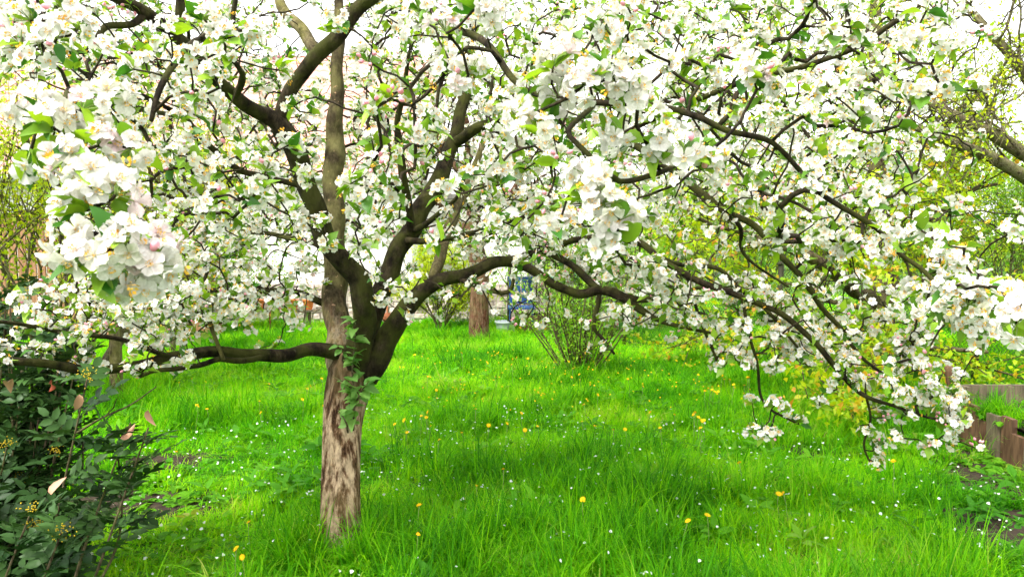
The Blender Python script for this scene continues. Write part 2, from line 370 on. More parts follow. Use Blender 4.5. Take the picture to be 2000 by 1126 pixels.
# limbs: (material, [(px, py, distance, radius px), ...]) , first point joins an earlier limb
LIMBS = {
 'A': ('stem', [(676, 745, 3.87, 30), (666, 690, 3.9, 27), (656, 600, 4.0, 26), (654, 500, 4.08, 23), (652, 400, 4.15, 21), (653, 300, 4.2, 21), (657, 200, 4.22, 15), (660, 110, 4.25, 12), (664, 30, 4.3, 10), (655, -60, 4.35, 8), (640, -200, 4.4, 5)]),
 'B': ('limb', [(696, 720, 3.82, 32), (706, 660, 3.77, 26), (712, 590, 3.72, 24), (700, 545, 3.7, 23), (662, 503, 3.66, 22), (630, 450, 3.6, 21), (608, 385, 3.55, 20), (580, 305, 3.5, 22), (550, 248, 3.45, 20), (505, 218, 3.38, 15), (458, 190, 3.25, 13.5), (400, 128, 3.1, 13), (345, 72, 3.0, 12.5), (284, 25, 2.9, 12), (215, -10, 2.8, 10), (120, -60, 2.7, 7)]),
 'C': ('limb', [(712, 735, 3.85, 34), (748, 672, 3.85, 25), (790, 610, 3.85, 20), (822, 568, 3.85, 17), (865, 547, 3.85, 15), (925, 530, 3.87, 13.5), (975, 510, 3.9, 12.5), (1010, 515, 3.9, 10), (1060, 540, 3.85, 9.5), (1095, 562, 3.8, 9.5), (1130, 573, 3.75, 9), (1170, 567, 3.7, 10), (1212, 577, 3.65, 10), (1248, 603, 3.6, 8), (1280, 622, 3.55, 6), (1340, 640, 3.5, 4), (1390, 650, 3.45, 3)]),
 'D': ('limb', [(700, 715, 3.93, 28), (725, 630, 4.0, 21), (755, 545, 4.05, 20), (785, 478, 4.1, 20), (828, 402, 4.2, 20), (860, 345, 4.3, 18), (882, 285, 4.4, 15), (905, 200, 4.5, 12), (916, 110, 4.6, 9), (930, 0, 4.7, 7), (950, -150, 4.8, 5)]),
 'F': ('limb', [(678, 696, 3.86, 20), (640, 682, 3.8, 16), (600, 684, 3.72, 14), (540, 694, 3.62, 13.5), (480, 692, 3.52, 13), (400, 687, 3.4, 11.5), (340, 697, 3.3, 11), (270, 712, 3.2, 11), (200, 722, 3.1, 10), (120, 715, 3.0, 9.5), (50, 706, 2.9, 9), (-40, 698, 2.8, 8), (-200, 670, 2.6, 5)]),
 'B2': ('limb', [(545, 262, 3.47, 18), (560, 195, 3.45, 16), (588, 140, 3.42, 17), (640, 90, 3.4, 17), (682, 47, 3.38, 17), (728, -2, 3.35, 15), (770, -45, 3.25, 13), (812, -30, 3.0, 10), (842, 0, 2.7, 8.5), (877, 43, 2.45, 8), (952, 90, 2.25, 8), (1020, 163, 2.1, 7.5), (1120, 192, 2.0, 7.5), (1255, 206, 1.95, 7), (1345, 230, 1.92, 7), (1420, 255, 1.9, 7), (1490, 266, 1.9, 6.5), (1530, 290, 1.92, 5.5), (1565, 338, 1.95, 5.5), (1609, 380, 2.0, 6), (1677, 430, 2.02, 6), (1716, 465, 2.04, 5.5), (1755, 490, 2.06, 5), (1797, 522, 2.05, 5), (1843, 556, 2.0, 4.5), (1900, 590, 1.95, 4), (1960, 620, 1.9, 3)]),
 'B3': ('stem', [(622, 106, 3.42, 12), (600, 72, 3.5, 13), (577, 45, 3.6, 12.5), (552, 8, 3.7, 11), (530, -60, 3.8, 9), (500, -200, 4.0, 5)]),
 'B4': ('limb', [(346, 72, 3.0, 11), (352, 30, 2.98, 11), (350, -20, 2.96, 10), (340, -150, 2.9, 6)]),
 'B5': ('limb', [(284, 27, 2.9, 9), (262, 44, 2.87, 7), (215, 55, 2.8, 7), (185, 75, 2.75, 6), (165, 95, 2.7, 5), (110, 110, 2.6, 4), (30, 118, 2.5, 4), (-40, 125, 2.4, 3)]),
 'C2': ('limb', [(968, 512, 3.9, 11), (1010, 502, 3.95, 9.5), (1060, 490, 3.95, 9), (1088, 497, 3.93, 9), (1128, 530, 3.85, 9), (1168, 565, 3.72, 9)]),
 'C3': ('stem', [(842, 556, 3.86, 11), (858, 500, 4.0, 12), (876, 440, 4.2, 12.5), (896, 395, 4.4, 11), (920, 340, 4.6, 9), (950, 260, 4.9, 6)]),
 'C0': ('limb', [(895, 544, 3.85, 6), (925, 553, 3.8, 6), (955, 566, 3.75, 5), (978, 573, 3.7, 5), (998, 568, 3.7, 5), (1003, 545, 3.7, 4)]),
 'C4': ('limb', [(1212, 577, 3.65, 8), (1262, 581, 3.6, 7), (1320, 570, 3.5, 6), (1380, 560, 3.4, 5), (1430, 565, 3.3, 4)]),
 'C5': ('limb', [(1172, 570, 3.7, 6), (1170, 600, 3.68, 5), (1158, 640, 3.66, 4.5), (1180, 660, 3.65, 4), (1200, 690, 3.6, 3)]),
 'L1': ('limb', [(1060, 491, 3.95, 8), (1120, 470, 3.8, 8), (1190, 462, 3.6, 8), (1250, 478, 3.45, 8), (1300, 508, 3.3, 7.5), (1371, 553, 3.2, 7.5), (1449, 580, 3.1, 7), (1527, 615, 3.05, 7), (1584, 661, 3.0, 6.5), (1634, 714, 3.0, 6), (1680, 763, 3.0, 5), (1744, 790, 3.02, 4), (1812, 813, 3.05, 3), (1850, 822, 3.05, 2.5)]),
 'M': ('limb', [(884, 280, 4.4, 12), (960, 240, 4.2, 11), (1080, 232, 3.9, 10), (1200, 268, 3.6, 9), (1300, 325, 3.4, 8.5), (1375, 384, 3.25, 8), (1417, 414, 3.2, 7.5), (1470, 441, 3.15, 7.5), (1520, 498, 3.1, 7), (1570, 551, 3.1, 7), (1613, 604, 3.1, 6), (1648, 650, 3.1, 5), (1680, 697, 3.12, 4), (1740, 740, 3.15, 3)]),
 'M2': ('limb', [(1200, 268, 3.6, 7), (1320, 215, 3.3, 7), (1450, 160, 3.0, 7), (1580, 125, 2.75, 6.5), (1666, 92, 2.62, 6.5), (1726, 57, 2.55, 6), (1770, 25, 2.5, 5), (1818, -2, 2.45, 4.5), (1900, -60, 2.4, 3)]),
 'L5': ('limb', [(1280, 500, 3.38, 6), (1330, 520, 3.5, 5.5), (1400, 520, 3.5, 5), (1440, 560, 3.5, 5), (1500, 610, 3.45, 4), (1560, 680, 3.4, 3)]),
 'L6': ('limb', [(1417, 414, 3.2, 5), (1448, 445, 3.25, 5), (1455, 490, 3.3, 4), (1480, 520, 3.3, 3), (1540, 560, 3.3, 3)]),
 'L7': ('limb', [(1449, 580, 3.1, 4), (1462, 650, 3.12, 3.5), (1478, 710, 3.15, 3.5), (1482, 770, 3.2, 3.2), (1500, 795, 3.2, 3), (1535, 815, 3.2, 2.5), (1560, 828, 3.2, 2)]),
 'L8': ('limb', [(1340, 535, 3.25, 4), (1366, 610, 3.4, 3.5), (1380, 665, 3.5, 3.5), (1400, 700, 3.5, 3)]),
 'L9': ('limb', [(1690, 768, 3.0, 3), (1700, 820, 3.05, 2.6), (1692, 870, 3.1, 2.4), (1700, 905, 3.1, 2)]),
 'R1': ('limb', [(1020, 165, 2.1, 6), (1090, 205, 1.75, 6.5), (1145, 205, 1.5, 6.5), (1150, 215, 1.42, 6.5), (1108, 252, 1.38, 6), (1130, 285, 1.34, 6), (1168, 316, 1.32, 6), (1172, 360, 1.3, 4)]),
 'R2': ('limb', [(1168, 316, 1.32, 6), (1215, 352, 1.34, 7), (1285, 345, 1.36, 7), (1322, 322, 1.4, 5)]),
 'D1': ('limb', [(803, 462, 4.08, 12), (797, 400, 4.02, 9.5), (786, 330, 3.95, 9), (780, 250, 3.9, 8), (785, 180, 3.8, 6), (800, 100, 3.7, 4)]),
 'D2': ('limb', [(795, 470, 4.05, 8), (850, 467, 3.95, 6), (915, 455, 3.85, 6), (970, 440, 3.75, 5.5), (1010, 425, 3.6, 5), (1060, 400, 3.5, 4)]),
 'D3': ('limb', [(812, 450, 4.05, 8), (845, 425, 3.95, 6), (878, 406, 3.85, 5), (896, 378, 3.75, 4), (910, 330, 3.6, 4)]),
 'F1': ('limb', [(520, 695, 3.58, 7), (470, 701, 3.4, 6.5), (432, 703, 3.3, 6), (390, 712, 3.22, 6), (345, 716, 3.15, 5.5), (300, 727, 3.1, 5), (272, 736, 3.05, 4)]),
 'F2': ('stem', [(436, 703, 3.3, 5), (418, 655, 3.28, 4.5), (400, 605, 3.26, 4.5), (378, 555, 3.24, 4.5), (345, 500, 3.2, 4), (310, 450, 3.15, 3)]),
 'F3': ('limb', [(340, 700, 3.28, 6), (230, 665, 3.1, 5), (130, 645, 2.95, 5), (50, 632, 2.8, 4.5), (-30, 625, 2.7, 4)]),
 'G1': ('limb', [(650, 600, 4.0, 9), (600, 580, 3.95, 7), (560, 570, 3.9, 6.5), (510, 563, 3.85, 6), (450, 563, 3.8, 5.5), (390, 566, 3.75, 5), (320, 580, 3.6, 4)]),
 'G2': ('limb', [(632, 485, 3.66, 7), (600, 472, 3.7, 6), (560, 460, 3.8, 5.5), (535, 455, 3.85, 5), (480, 450, 4.0, 4), (420, 440, 4.1, 3)]),
 'H': ('limb', [(598, 365, 3.54, 9), (560, 358, 3.5, 7), (508, 345, 3.4, 7), (462, 327, 3.3, 7), (416, 288, 3.2, 7), (380, 255, 3.1, 6.5), (345, 226, 3.0, 6), (290, 190, 2.9, 5), (230, 170, 2.7, 4.5), (170, 150, 2.5, 4)]),
 'K': ('limb', [(345, 226, 3.0, 5), (250, 205, 2.4, 5.5), (170, 190, 1.9, 5.5), (130, 170, 1.5, 6), (118, 210, 1.25, 6), (150, 300, 1.1, 6), (190, 400, 1.0, 6), (210, 450, 0.98, 5)]),
 'K2': ('limb', [(458, 190, 3.25, 9), (470, 140, 3.0, 7), (400, 80, 2.4, 6), (340, 128, 2.05, 7), (312, 170, 1.95, 7), (296, 235, 1.9, 5)]),
}
def limb_pts(key):
    L = LIMBS[key][1]
    pts = np.array([P(a, b, d) for a, b, d, r in L]); f = proj(pts)[:, 2]
    return pts, np.array([l[3] for l in L]) * f / FPX * (0.94 if key in ('A', 'B', 'C', 'D', 'F') else 0.86)
SK = []      # skeleton nodes: position, parent, fixed radius
skp, skpar = [], []
limb_px = []
def barkdisp(pts, R, sides, amp, seed, along=3.0, knob=0.0):
    """per-vertex radii with furrows and swellings"""
    s = np.concatenate([[0], np.cumsum(np.linalg.norm(np.diff(pts, axis=0), axis=1))])
    A = np.arange(sides) / sides * 2 * PI
    S, AA = np.meshgrid(s, A, indexing='ij')
    q = np.stack([np.cos(AA) * 1.6, np.sin(AA) * 1.6, S * along], -1).reshape(-1, 3)
    d = vnoise(q * 1.3, seed) * 0.6 + vnoise(q * 3.1, seed + 1) * 0.4
    q2 = np.stack([np.cos(AA) * 5, np.sin(AA) * 5, S * along * 0.9], -1).reshape(-1, 3)
    d += vnoise(q2 * 1.4, seed + 2) * 0.35
    k = vnoise(np.stack([np.cos(AA) * .5, np.sin(AA) * .5, S * 7], -1).reshape(-1, 3), seed + 5) * knob
    return R[:, None] * (1 + amp * d.reshape(len(s), sides) + k.reshape(len(s), sides))
# trunk
tp = np.array([P(664, 1120, 3.615), P(664, 1085, 3.63), P(665, 1000, 3.68), P(667, 910, 3.74), P(669, 830, 3.80), P(677, 770, 3.85), (P(688, 722, 3.86)), P(690, 690, 3.87)])
tr = np.array([50, 44, 38, 37, 38.5, 44, 46, 33]) * 3.80 / FPX
pp, rr = spline(tp, tr, 0.008)
mb = MB(); V, F, F2 = tube(pp, barkdisp(pp, rr, 72, 0.11, 3, 1.0), 72); mb.addm(V, [(F, 0), (F2, 0)])
TRK = mb.build('trunk', M_TRUNK, tree)
skp += list(pp[::6]); skpar += [-1] + list(range(len(skp) - 1))
for key, (mat, L) in LIMBS.items():
    pts, rad = limb_pts(key)
    if key not in ('A', 'B', 'C', 'D', 'F'):     # small natural kinks
        r = np.random.default_rng(abs(hash(key)) % 1 + len(key) * 31 + ord(key[0]) + ord(key[-1]))
        pts[1:-1] += r.normal(0, 0.006, pts[1:-1].shape)
    pp, rr = spline(pts, rad, 0.02)
    big = key in ('A', 'B', 'C', 'D', 'F', 'B2', 'B3')
    sides = 28 if big else 10
    kk = np.cumsum(np.linalg.norm(np.diff(pp, axis=0, prepend=pp[:1]), axis=1))
    pp2 = pp + (0.13 * rr[:, None] * np.stack([np.sin(kk * 19 + ord(key[0])), np.cos(kk * 23), np.sin(kk * 27 + 2)], 1))
    R2 = barkdisp(pp2, rr, sides, 0.06 if big else 0.09, ord(key[0]) * 3 + len(key), 3, 0.05 if big else 0.1)
    mb = MB(); V, F, F2 = tube(pp2, R2, sides); mb.addm(V, [(F, 0), (F2, 0)])
    mb.build('limb', M_STEMA if key == 'A' else M_STEM if mat == 'stem' else M_LIMB, tree)
    q = pp2[::2]
    A_ = np.array(skp); j = int(np.argmin(((A_ - q[0])**2).sum(1)))
    base = len(skp); skp += list(q); skpar += [j] + list(range(base, base + len(q) - 1))
    if key in ('A', 'B', 'C', 'D', 'F', 'B2', 'B3', 'C2', 'L1', 'M', 'C3', 'D1', 'H', 'B5'):
        f = proj(q); limb_px.append(np.column_stack([f[:, :2], f[:, 2], rr[::2] * FPX / f[:, 2]]))
limb_px = np.vstack(limb_px)
NFIX = len(skp)

# flower spur positions: how full the crown is seen through it, row by row
DENS = ["7 8 7 6 6 7 4 2 6 8 8 8 8 8 8 8 8 8 7 7 7 6 6 4 1",
        "6 7 7 7 8 8 7 4 7 8 8 8 8 8 8 8 8 8 7 7 7 7 5 2 0",
        "0 3 6 7 8 8 8 8 8 9 9 9 9 9 8 8 8 8 8 8 8 7 4 1 0",
        "0 3 6 4 5 7 8 8 8 9 9 9 9 8 8 8 7 8 8 8 8 8 5 1 0",
        "0 2 4 1 3 6 7 7 8 9 9 9 8 8 8 8 7 7 8 8 8 6 4 1 0",
        "0 1 4 5 6 7 8 7 7 8 8 7 8 8 8 7 2 2 4 5 5 6 4 3 3",
        "0 3 6 6 8 9 8 7 6 6 4 3 5 6 8 8 6 3 2 3 3 2 5 7 5",
        "4 6 7 7 5 5 5 4 2 4 1 0 1 1 2 6 7 6 5 3 1 1 1 5 4",
        "2 6 6 5 4 3 2 0 0 0 0 0 0 0 1 0 1 2 4 5 3 2 1 0 0",
        "0 0 0 0 0 0 0 0 0 0 0 0 0 0 0 0 0 0 1 0 1 2 3 1 0",
        "0 0 0 0 0 0 0 0 0 0 0 0 0 0 0 0 0 0 1 0 0 1 2 2 0"]
DENS = np.array([[int(c) for c in r.split()] for r in DENS])
ax, ay = TB[0], TB[1]
ATT = []
for i in range(DENS.shape[0]):
    for j in range(DENS.shape[1]):
        n = rng.poisson(DENS[i, j] * 4.5)
        for _ in range(n):
            px, py = (j + rng.uniform()) * 80, (i + rng.uniform()) * 80
            lo, hi = 1.75, 6.3
            if i >= 7: lo, hi = 2.7, 4.2
            if i >= 7 and j < 8: lo, hi = 2.7, 4.0
            if i == 6: lo, hi = 2.3, 5.0
            if i >= 7 and j >= 22: lo, hi = 1.7, 2.4
            if i >= 9 and 18 <= j: lo, hi = 2.9, 3.15
            u = rng.uniform(); d = (lo**2.3 + u * (hi**2.3 - lo**2.3))**(1 / 2.3)
            p = P(px, py, d)
            if math.hypot(p[0] - ax, p[1] - ay) > 4.1: continue
            if i >= 6:       # below the main crown, stay close to a real limb
                dd = ((np.array(skp[:NFIX]) - p)**2).sum(1); k = int(np.argmin(dd))
                mxd = 0.42 if i < 8 else 0.26
                if dd[k] > mxd**2:
                    p = skp[k] + norm(p - skp[k]) * rng.uniform(0.06, mxd)
            q = proj(p)[0]
            near = (np.hypot(limb_px[:, 0] - q[0], limb_px[:, 1] - q[1]) < limb_px[:, 3] + 16) & (limb_px[:, 2] > q[2] - 0.05) & (limb_px[:, 3] > 6)
            if near.any() and rng.uniform() < (0.93 if limb_px[near, 3].max() > 11 else 0.5): continue
            ATT.append(p)
# the crown above the picture
for _ in range(700):
    px, py = rng.uniform(-300, 2100), -rng.uniform(0, 1) * 620
    d = (1.6**2 + rng.uniform() * (5.6**2 - 1.6**2))**0.5
    p = P(px, py, d)
    if math.hypot(p[0] - ax, p[1] - ay) < 3.9 and p[2] < 5.2: ATT.append(p)
# the sprays hanging closest
NEAR = [(60, 40, 1.5), (110, 75, 1.45), (150, 60, 1.5), (85, 115, 1.5), (40, 90, 1.55), (130, 25, 1.5),
        (60, 295, 1.08), (110, 250, 1.1), (160, 215, 1.12), (215, 200, 1.2), (130, 310, 1.05), (190, 285, 1.08), (255, 290, 1.1), (75, 230, 1.12),
        (170, 360, 1.0), (225, 380, 0.98), (150, 460, 0.95), (195, 500, 0.92), (245, 480, 0.92), (290, 520, 0.93), (215, 545, 0.94), (170, 410, 0.98), (300, 480, 1.0), (260, 555, 0.96),
        (1080, 130, 1.3), (1140, 165, 1.25), (1195, 150, 1.25), (1235, 185, 1.28), (1090, 190, 1.3), (1020, 235, 1.25), (1050, 260, 1.22), (1120, 90, 1.4), (1160, 60, 1.5), (1215, 260, 1.35),
        (1160, 350, 1.2), (1180, 400, 1.18), (1210, 430, 1.2), (1150, 390, 1.2), (1090, 445, 1.5), (1340, 300, 1.3), (1370, 330, 1.32), (1290, 290, 1.35), (1200, 470, 1.2),
        (920, 140, 1.7), (900, 165, 1.7), (960, 30, 1.5), (930, 15, 1.5), (870, 60, 1.6), (720, 120, 2.0), (660, 40, 1.9), (820, 20, 1.7),
        (1470, 150, 1.4), (1490, 165, 1.42), (1650, 290, 1.7), (1600, 330, 1.75), (1620, 180, 1.7), (1680, 230, 1.7), (1840, 90, 1.7), (1830, 170, 1.75), (1800, 180, 1.75),
        (400, 40, 1.7), (440, 75, 1.7), (480, 60, 1.8), (420, 150, 1.9), (400, 185, 1.9), (370, 120, 1.8), (30, 20, 1.6), (10, 110, 1.6),
        (1850, 480, 1.7), (1880, 510, 1.75), (1920, 560, 1.7), (1890, 590, 1.7), (1940, 600, 1.7), (1905, 650, 1.75), (1990, 620, 1.2), (1820, 600, 1.8), (1860, 560, 1.7), (1975, 590, 1.4), (1800, 450, 1.8), (1720, 490, 1.9),
        (730, 540, 3.4), (770, 560, 3.4), (800, 575, 3.4), (790, 620, 3.4), (745, 580, 3.4), (820, 545, 3.4), (1705, 880, 3.1), (1710, 905, 3.1), (1530, 800, 3.2), (1560, 825, 3.2), (1510, 790, 3.2), (1860, 830, 3.05), (1830, 820, 3.05), (1800, 790, 3.05)]
NAT0 = len(ATT)
for a, b, d in NEAR: ATT.append(P(a, b, d))
ATT = np.array(ATT)
# twigs: each spur grows from the nearest wood that is already there
pos = np.zeros((NFIX + len(ATT) * 14 + 5000, 3)); pos[:NFIX] = np.array(skp); par = list(skpar); cnt = NFIX
A2 = (ATT**2).sum(1)
best = np.full(len(ATT), 1e9); bi = np.zeros(len(ATT), int)
for s0 in range(0, NFIX, 400):
    Bk = pos[s0:min(s0 + 400, NFIX)]; D = A2[:, None] + (Bk**2).sum(1)[None] - 2 * ATT @ Bk.T
    k = D.argmin(1); v = D[np.arange(len(ATT)), k]; u = v < best; best[u] = v[u]; bi[u] = s0 + k[u]
alive = np.ones(len(ATT), bool); ATTDIR = np.zeros_like(ATT); TIP = np.zeros(len(ATT), int)
r2 = np.random.default_rng(11)
for it in range(len(ATT)):
    k = int(np.argmin(np.where(alive, best, 1e9))); alive[k] = False
    a = pos[bi[k]].copy(); b = ATT[k]; L = math.sqrt(max(best[k], 1e-6)); n = max(2, int(L / 0.035))
    t_ = np.linspace(0, 1, n + 1)[1:, None]
    bow = r2.normal(0, 0.16, 3) * L; bow[2] += 0.10 * L
    pts = a + (b - a) * t_ + bow * (4 * t_ * (1 - t_)) * 0.6 + np.where(t_ < 0.99, r2.normal(0, 0.006, (n, 3)), 0)
    ids = np.arange(cnt, cnt + n); pos[ids] = pts; par += [int(bi[k])] + list(range(cnt, cnt + n - 1)); cnt += n
    TIP[k] = cnt - 1; ATTDIR[k] = norm(pts[-1] - (pts[-2] if n > 1 else a))
    D = A2[:, None] + (pts**2).sum(1)[None] - 2 * ATT @ pts.T
    kk = D.argmin(1); v = D[np.arange(len(ATT)), kk]; u = (v < best) & alive; best[u] = v[u]; bi[u] = ids[kk[u]]
par = np.array(par); load = np.ones(cnt)
for i in range(cnt - 1, NFIX - 1, -1):
    if par[i] >= NFIX: load[par[i]] += load[i] 
# strands: walk each chain of nodes and sweep it
trad = np.minimum(0.0020 + 0.00044 * np.sqrt(load), 0.0085)
child = {}
for i in range(NFIX, cnt): child.setdefault(int(par[i]), []).append(i)
main = {p: max(c, key=lambda q: load[q]) for p, c in child.items()}
mb = MB()
for i in range(NFIX, cnt):
    p = int(par[i])
    if p >= NFIX and main.get(p) == i: continue
    ch = [p, i]
    while ch[-1] in main: ch.append(main[ch[-1]])
    R = np.array([trad[c] for c in ch[1:]]); R = np.concatenate([[R[0] * 1.1], R])
    add_tube(mb, pos[ch], R, 5 if R.max() > .004 else 4)
mb.build('twig_mass', M_TWIG, tree, kind='stuff')

# --- flower, bud and leaf shapes
def petal_tmpl(hi, cup, seed, far=False):
    r = np.random.default_rng(seed); V, FP, FS = [], [], []
    for k in range(5):
        a = k * 2 * PI / 5 + r.normal(0, .09); c, s_ = math.cos(a), math.sin(a); tw = r.normal(0, .2); cu = cup + r.normal(0, .12); ln = r.uniform(.92, 1.1)
        nu, nv = (6, 5) if hi else (3, 2) if far else (3, 3)
        b0 = len(V)
        for i in range(nu):
            u = i / (nu - 1)
            wd = (0.0016 + 0.0088 * math.sin(min(1, u * 1.1) * PI * 0.62)**1.4) * (1 if u < .99 else 0.62)
            for j in range(nv):
                v = j / (nv - 1) * 2 - 1
                rad = (0.0015 + 0.0225 * u * ln) - (0.0035 * v * v * u * u)
                y = v * wd
                z = math.sin(u * 1.9) * 0.012 * cu + 0.0035 * v * v * (0.6 + cu) + y * tw + (0.0012 * math.sin(5 * v + k) if hi else 0)
                if u > .95 and abs(v) < .3: rad -= 0.0012
                V.append([rad * c - y * s_, rad * s_ + y * c, z])
        for i in range(nu - 1):
            for j in range(nv - 1):
                q = b0 + i * nv + j; FP.append([q, q + 1, q + nv + 1, q + nv])
    # stamens
    ns = 16 if hi else 4 if far else 6
    for k in range(ns):
        a = k * 2.4; c, s_ = math.cos(a), math.sin(a); l = (0.009 + r.uniform(0, .004)) ; sp = r.uniform(.25, .75)
        b0 = len(V); w_ = 0.0017 if hi else 0.0034
        o_ = np.array([c * sp * l, s_ * sp * l, l * .85]); side = np.array([-s_, c, 0]) * w_; up = np.array([c * .4, s_ * .4, 1]) * w_
        if hi:
            V += [list(np.array([c, s_, 0]) * .001 - side * .3), list(np.array([c, s_, 0]) * .001 + side * .3), list(o_ + side * .3), list(o_ - side * .3)]
            FP.append([b0, b0 + 1, b0 + 2, b0 + 3]); b0 += 4
        V += [list(o_ - side), list(o_ - up * .9 + side * .1), list(o_ + side), list(o_ + up)]
        FS.append([b0, b0 + 1, b0 + 2, b0 + 3])
    b0 = len(V); V += [[0.003, 0, .001], [-0.0015, .0026, .001], [-.0015, -.0026, .001], [0, 0, .005]]; FS += [[b0, b0 + 1, b0 + 3, b0 + 3]][:0]
    F3 = [[b0, b0 + 1, b0 + 3], [b0 + 1, b0 + 2, b0 + 3], [b0 + 2, b0, b0 + 3]]
    return np.array(V), [(np.array(FP), 0), (np.array(FS), 1), (np.array(F3), 1)]
BLO = [petal_tmpl(False, c, i) for i, c in enumerate((0.25, 0.5, 0.75, 0.1, 1.0))]
BFAR = [petal_tmpl(False, c, i, True) for i, c in enumerate((0.25, 0.5, 0.75, 0.1, 1.0))]
BHI = [petal_tmpl(True, c, 20 + i) for i, c in enumerate((0.2, 0.35, 0.55, 0.05, 0.8, 0.45))]
def leaf_tmpl(nu, fold=0.35, droop=0.3, wid=0.30, wave=0.0, serr=0.0):
    """unit leaf along +x, upper side +z"""
    V = [];
    for i in range(nu + 1):
        u = i / nu; wd = wid * math.sin(PI * u**0.8)**0.8 if 0 < u < 1 else (0.012 if u == 0 else 0.004)
        wd *= 1 + (serr if i % 2 else -serr)
        z = -droop * u * u; x = u * (1 - .12 * droop)
        for v in (-1, 0, 1): V.append([x, v * wd, z + abs(v) * wd * fold + wave * math.sin(u * 9 + v)])
    F = [];
    for i in range(nu):
        for j in range(2): q = i * 3 + j; F.append([q, q + 1, q + 4, q + 3][::-1] if False else [q, q + 3, q + 4, q + 1])
    return np.array(V), [(np.array(F), 0)]
LHI = [leaf_tmpl(8, .45, .35, .26, .018, .05), leaf_tmpl(8, .7, .6, .24, .02, .05), leaf_tmpl(8, .3, .2, .28, .02, .05)]
LFAR = (np.array([[0, 0, 0], [.45, -.30, .10], [.5, 0, 0], [.45, .30, .10], [1, 0, -.2]]), [(np.array([[0, 2, 1], [2, 4, 1], [0, 3, 2], [2, 3, 4]]), 0)])
LLO = [leaf_tmpl(3, .35, .25, .32), leaf_tmpl(3, .6, .45, .28)]
bud_p, bud_r = np.array([[0, 0, -.004], [0, 0, 0], [0, 0, .004], [0, 0, .009], [0, 0, .013]]), np.array([.0012, .0045, .0062, .005, .0012])
bV, bF, bF2 = tube(bud_p, bud_r, 7)
BUDT = (bV, [(bF, 0), (bF2, 0)])

# --- flowers on every spur
fl_p, fl_d, fl_s, lf_p, lf_d, lf_s, bd_p, bd_d, ped = [], [], [], [], [], [], [], [], []
for k in range(len(ATT)):
    r = r2; c = ATT[k]; near = k >= NAT0
    ax_ = norm(ATTDIR[k] * 0.6 + np.array([0, 0, .55]) + r.normal(0, .45, 3) + norm(np.array([0, 0, CAMZ]) - c) * (0.45 if near else 0.2))
    nb = r.integers(4, 7) if not near else r.integers(6, 9)
    Fm = frames(ax_[None], np.array([r.uniform(0, 6.28)]))[0]
    budc = r.uniform() < (0.03 if near else 0.06)
    for q in range(nb):
        a = q * 2.399 + r.normal(0, .25); el = 0.15 + 1.15 * math.sqrt((q + .3) / nb)
        dl = Fm @ np.array([math.cos(a) * math.sin(el), math.sin(a) * math.sin(el), math.cos(el)])
        ln = r.uniform(.018, .032) * (1.2 if near else 1.0); p = c + dl * ln
        if budc and r.uniform() < .7 or r.uniform() < 0.03:
            bd_p.append(p); bd_d.append(dl + r.normal(0, .2, 3)); ped.append((c, p))
        else:
            fl_p.append(p); fl_d.append(norm(dl + r.normal(0, .28, 3))); fl_s.append(r.uniform(.66, .93)); ped.append((c, p))
    for q in range(r.integers(3, 6)):
        a = r.uniform(0, 6.28); el = r.uniform(.6, 1.8)
        dl = Fm @ np.array([math.cos(a) * math.sin(el), math.sin(a) * math.sin(el), math.cos(el)])
        lf_p.append(c - ax_ * .006 + dl * .006); lf_d.append(norm(dl + np.array([0, 0, .12]))); lf_s.append(r.uniform(.03, .06))
# leaf sprays along the twigs
ti = r2.choice(np.arange(NFIX, cnt), 2600, replace=False)
for i in ti:
    d = norm(r2.normal(0, 1, 3) + [0, 0, .5]); lf_p.append(pos[i] + d * .004); lf_d.append(d); lf_s.append(r2.uniform(.02, .042))
spent_p, spent_d = [], []
for k in r2.choice(len(fl_p), len(fl_p) // 7, replace=False): spent_p.append(fl_p[k] + r2.normal(0, .014, 3)); spent_d.append(fl_d[k] + r2.normal(0, .3, 3))
fl_p, fl_d, fl_s = np.array(fl_p), np.array(fl_d), np.array(fl_s); lf_p, lf_d, lf_s = np.array(lf_p), np.array(lf_d), np.array(lf_s); bd_p, bd_d = np.array(bd_p), np.array(bd_d)
def biggest(p, n=300):
    q = proj(p); inside = (q[:, 0] > 5) & (q[:, 0] < 1995) & (q[:, 1] > 5) & (q[:, 1] < 1121)
    return np.argsort(np.where(inside, np.linalg.norm(p - [0, 0, CAMZ], axis=1), 1e6))[:n]
def leaf_frames(d, p_up=(0, 0, 1), jit=0.5, r=r2):
    """x along d, z as near to up as possible"""
    d = norm(d); up = np.tile(np.array(p_up, float), (len(d), 1)) + r.normal(0, jit, d.shape)
    y = norm(np.cross(up, d)); z = np.cross(d, y)
    return np.stack([d, y, z], -1)
def mat4(M, p, s=1.0):
    X = np.eye(4); X[:3, :3] = M * s; X[:3, 3] = p; return Matrix(X.tolist())

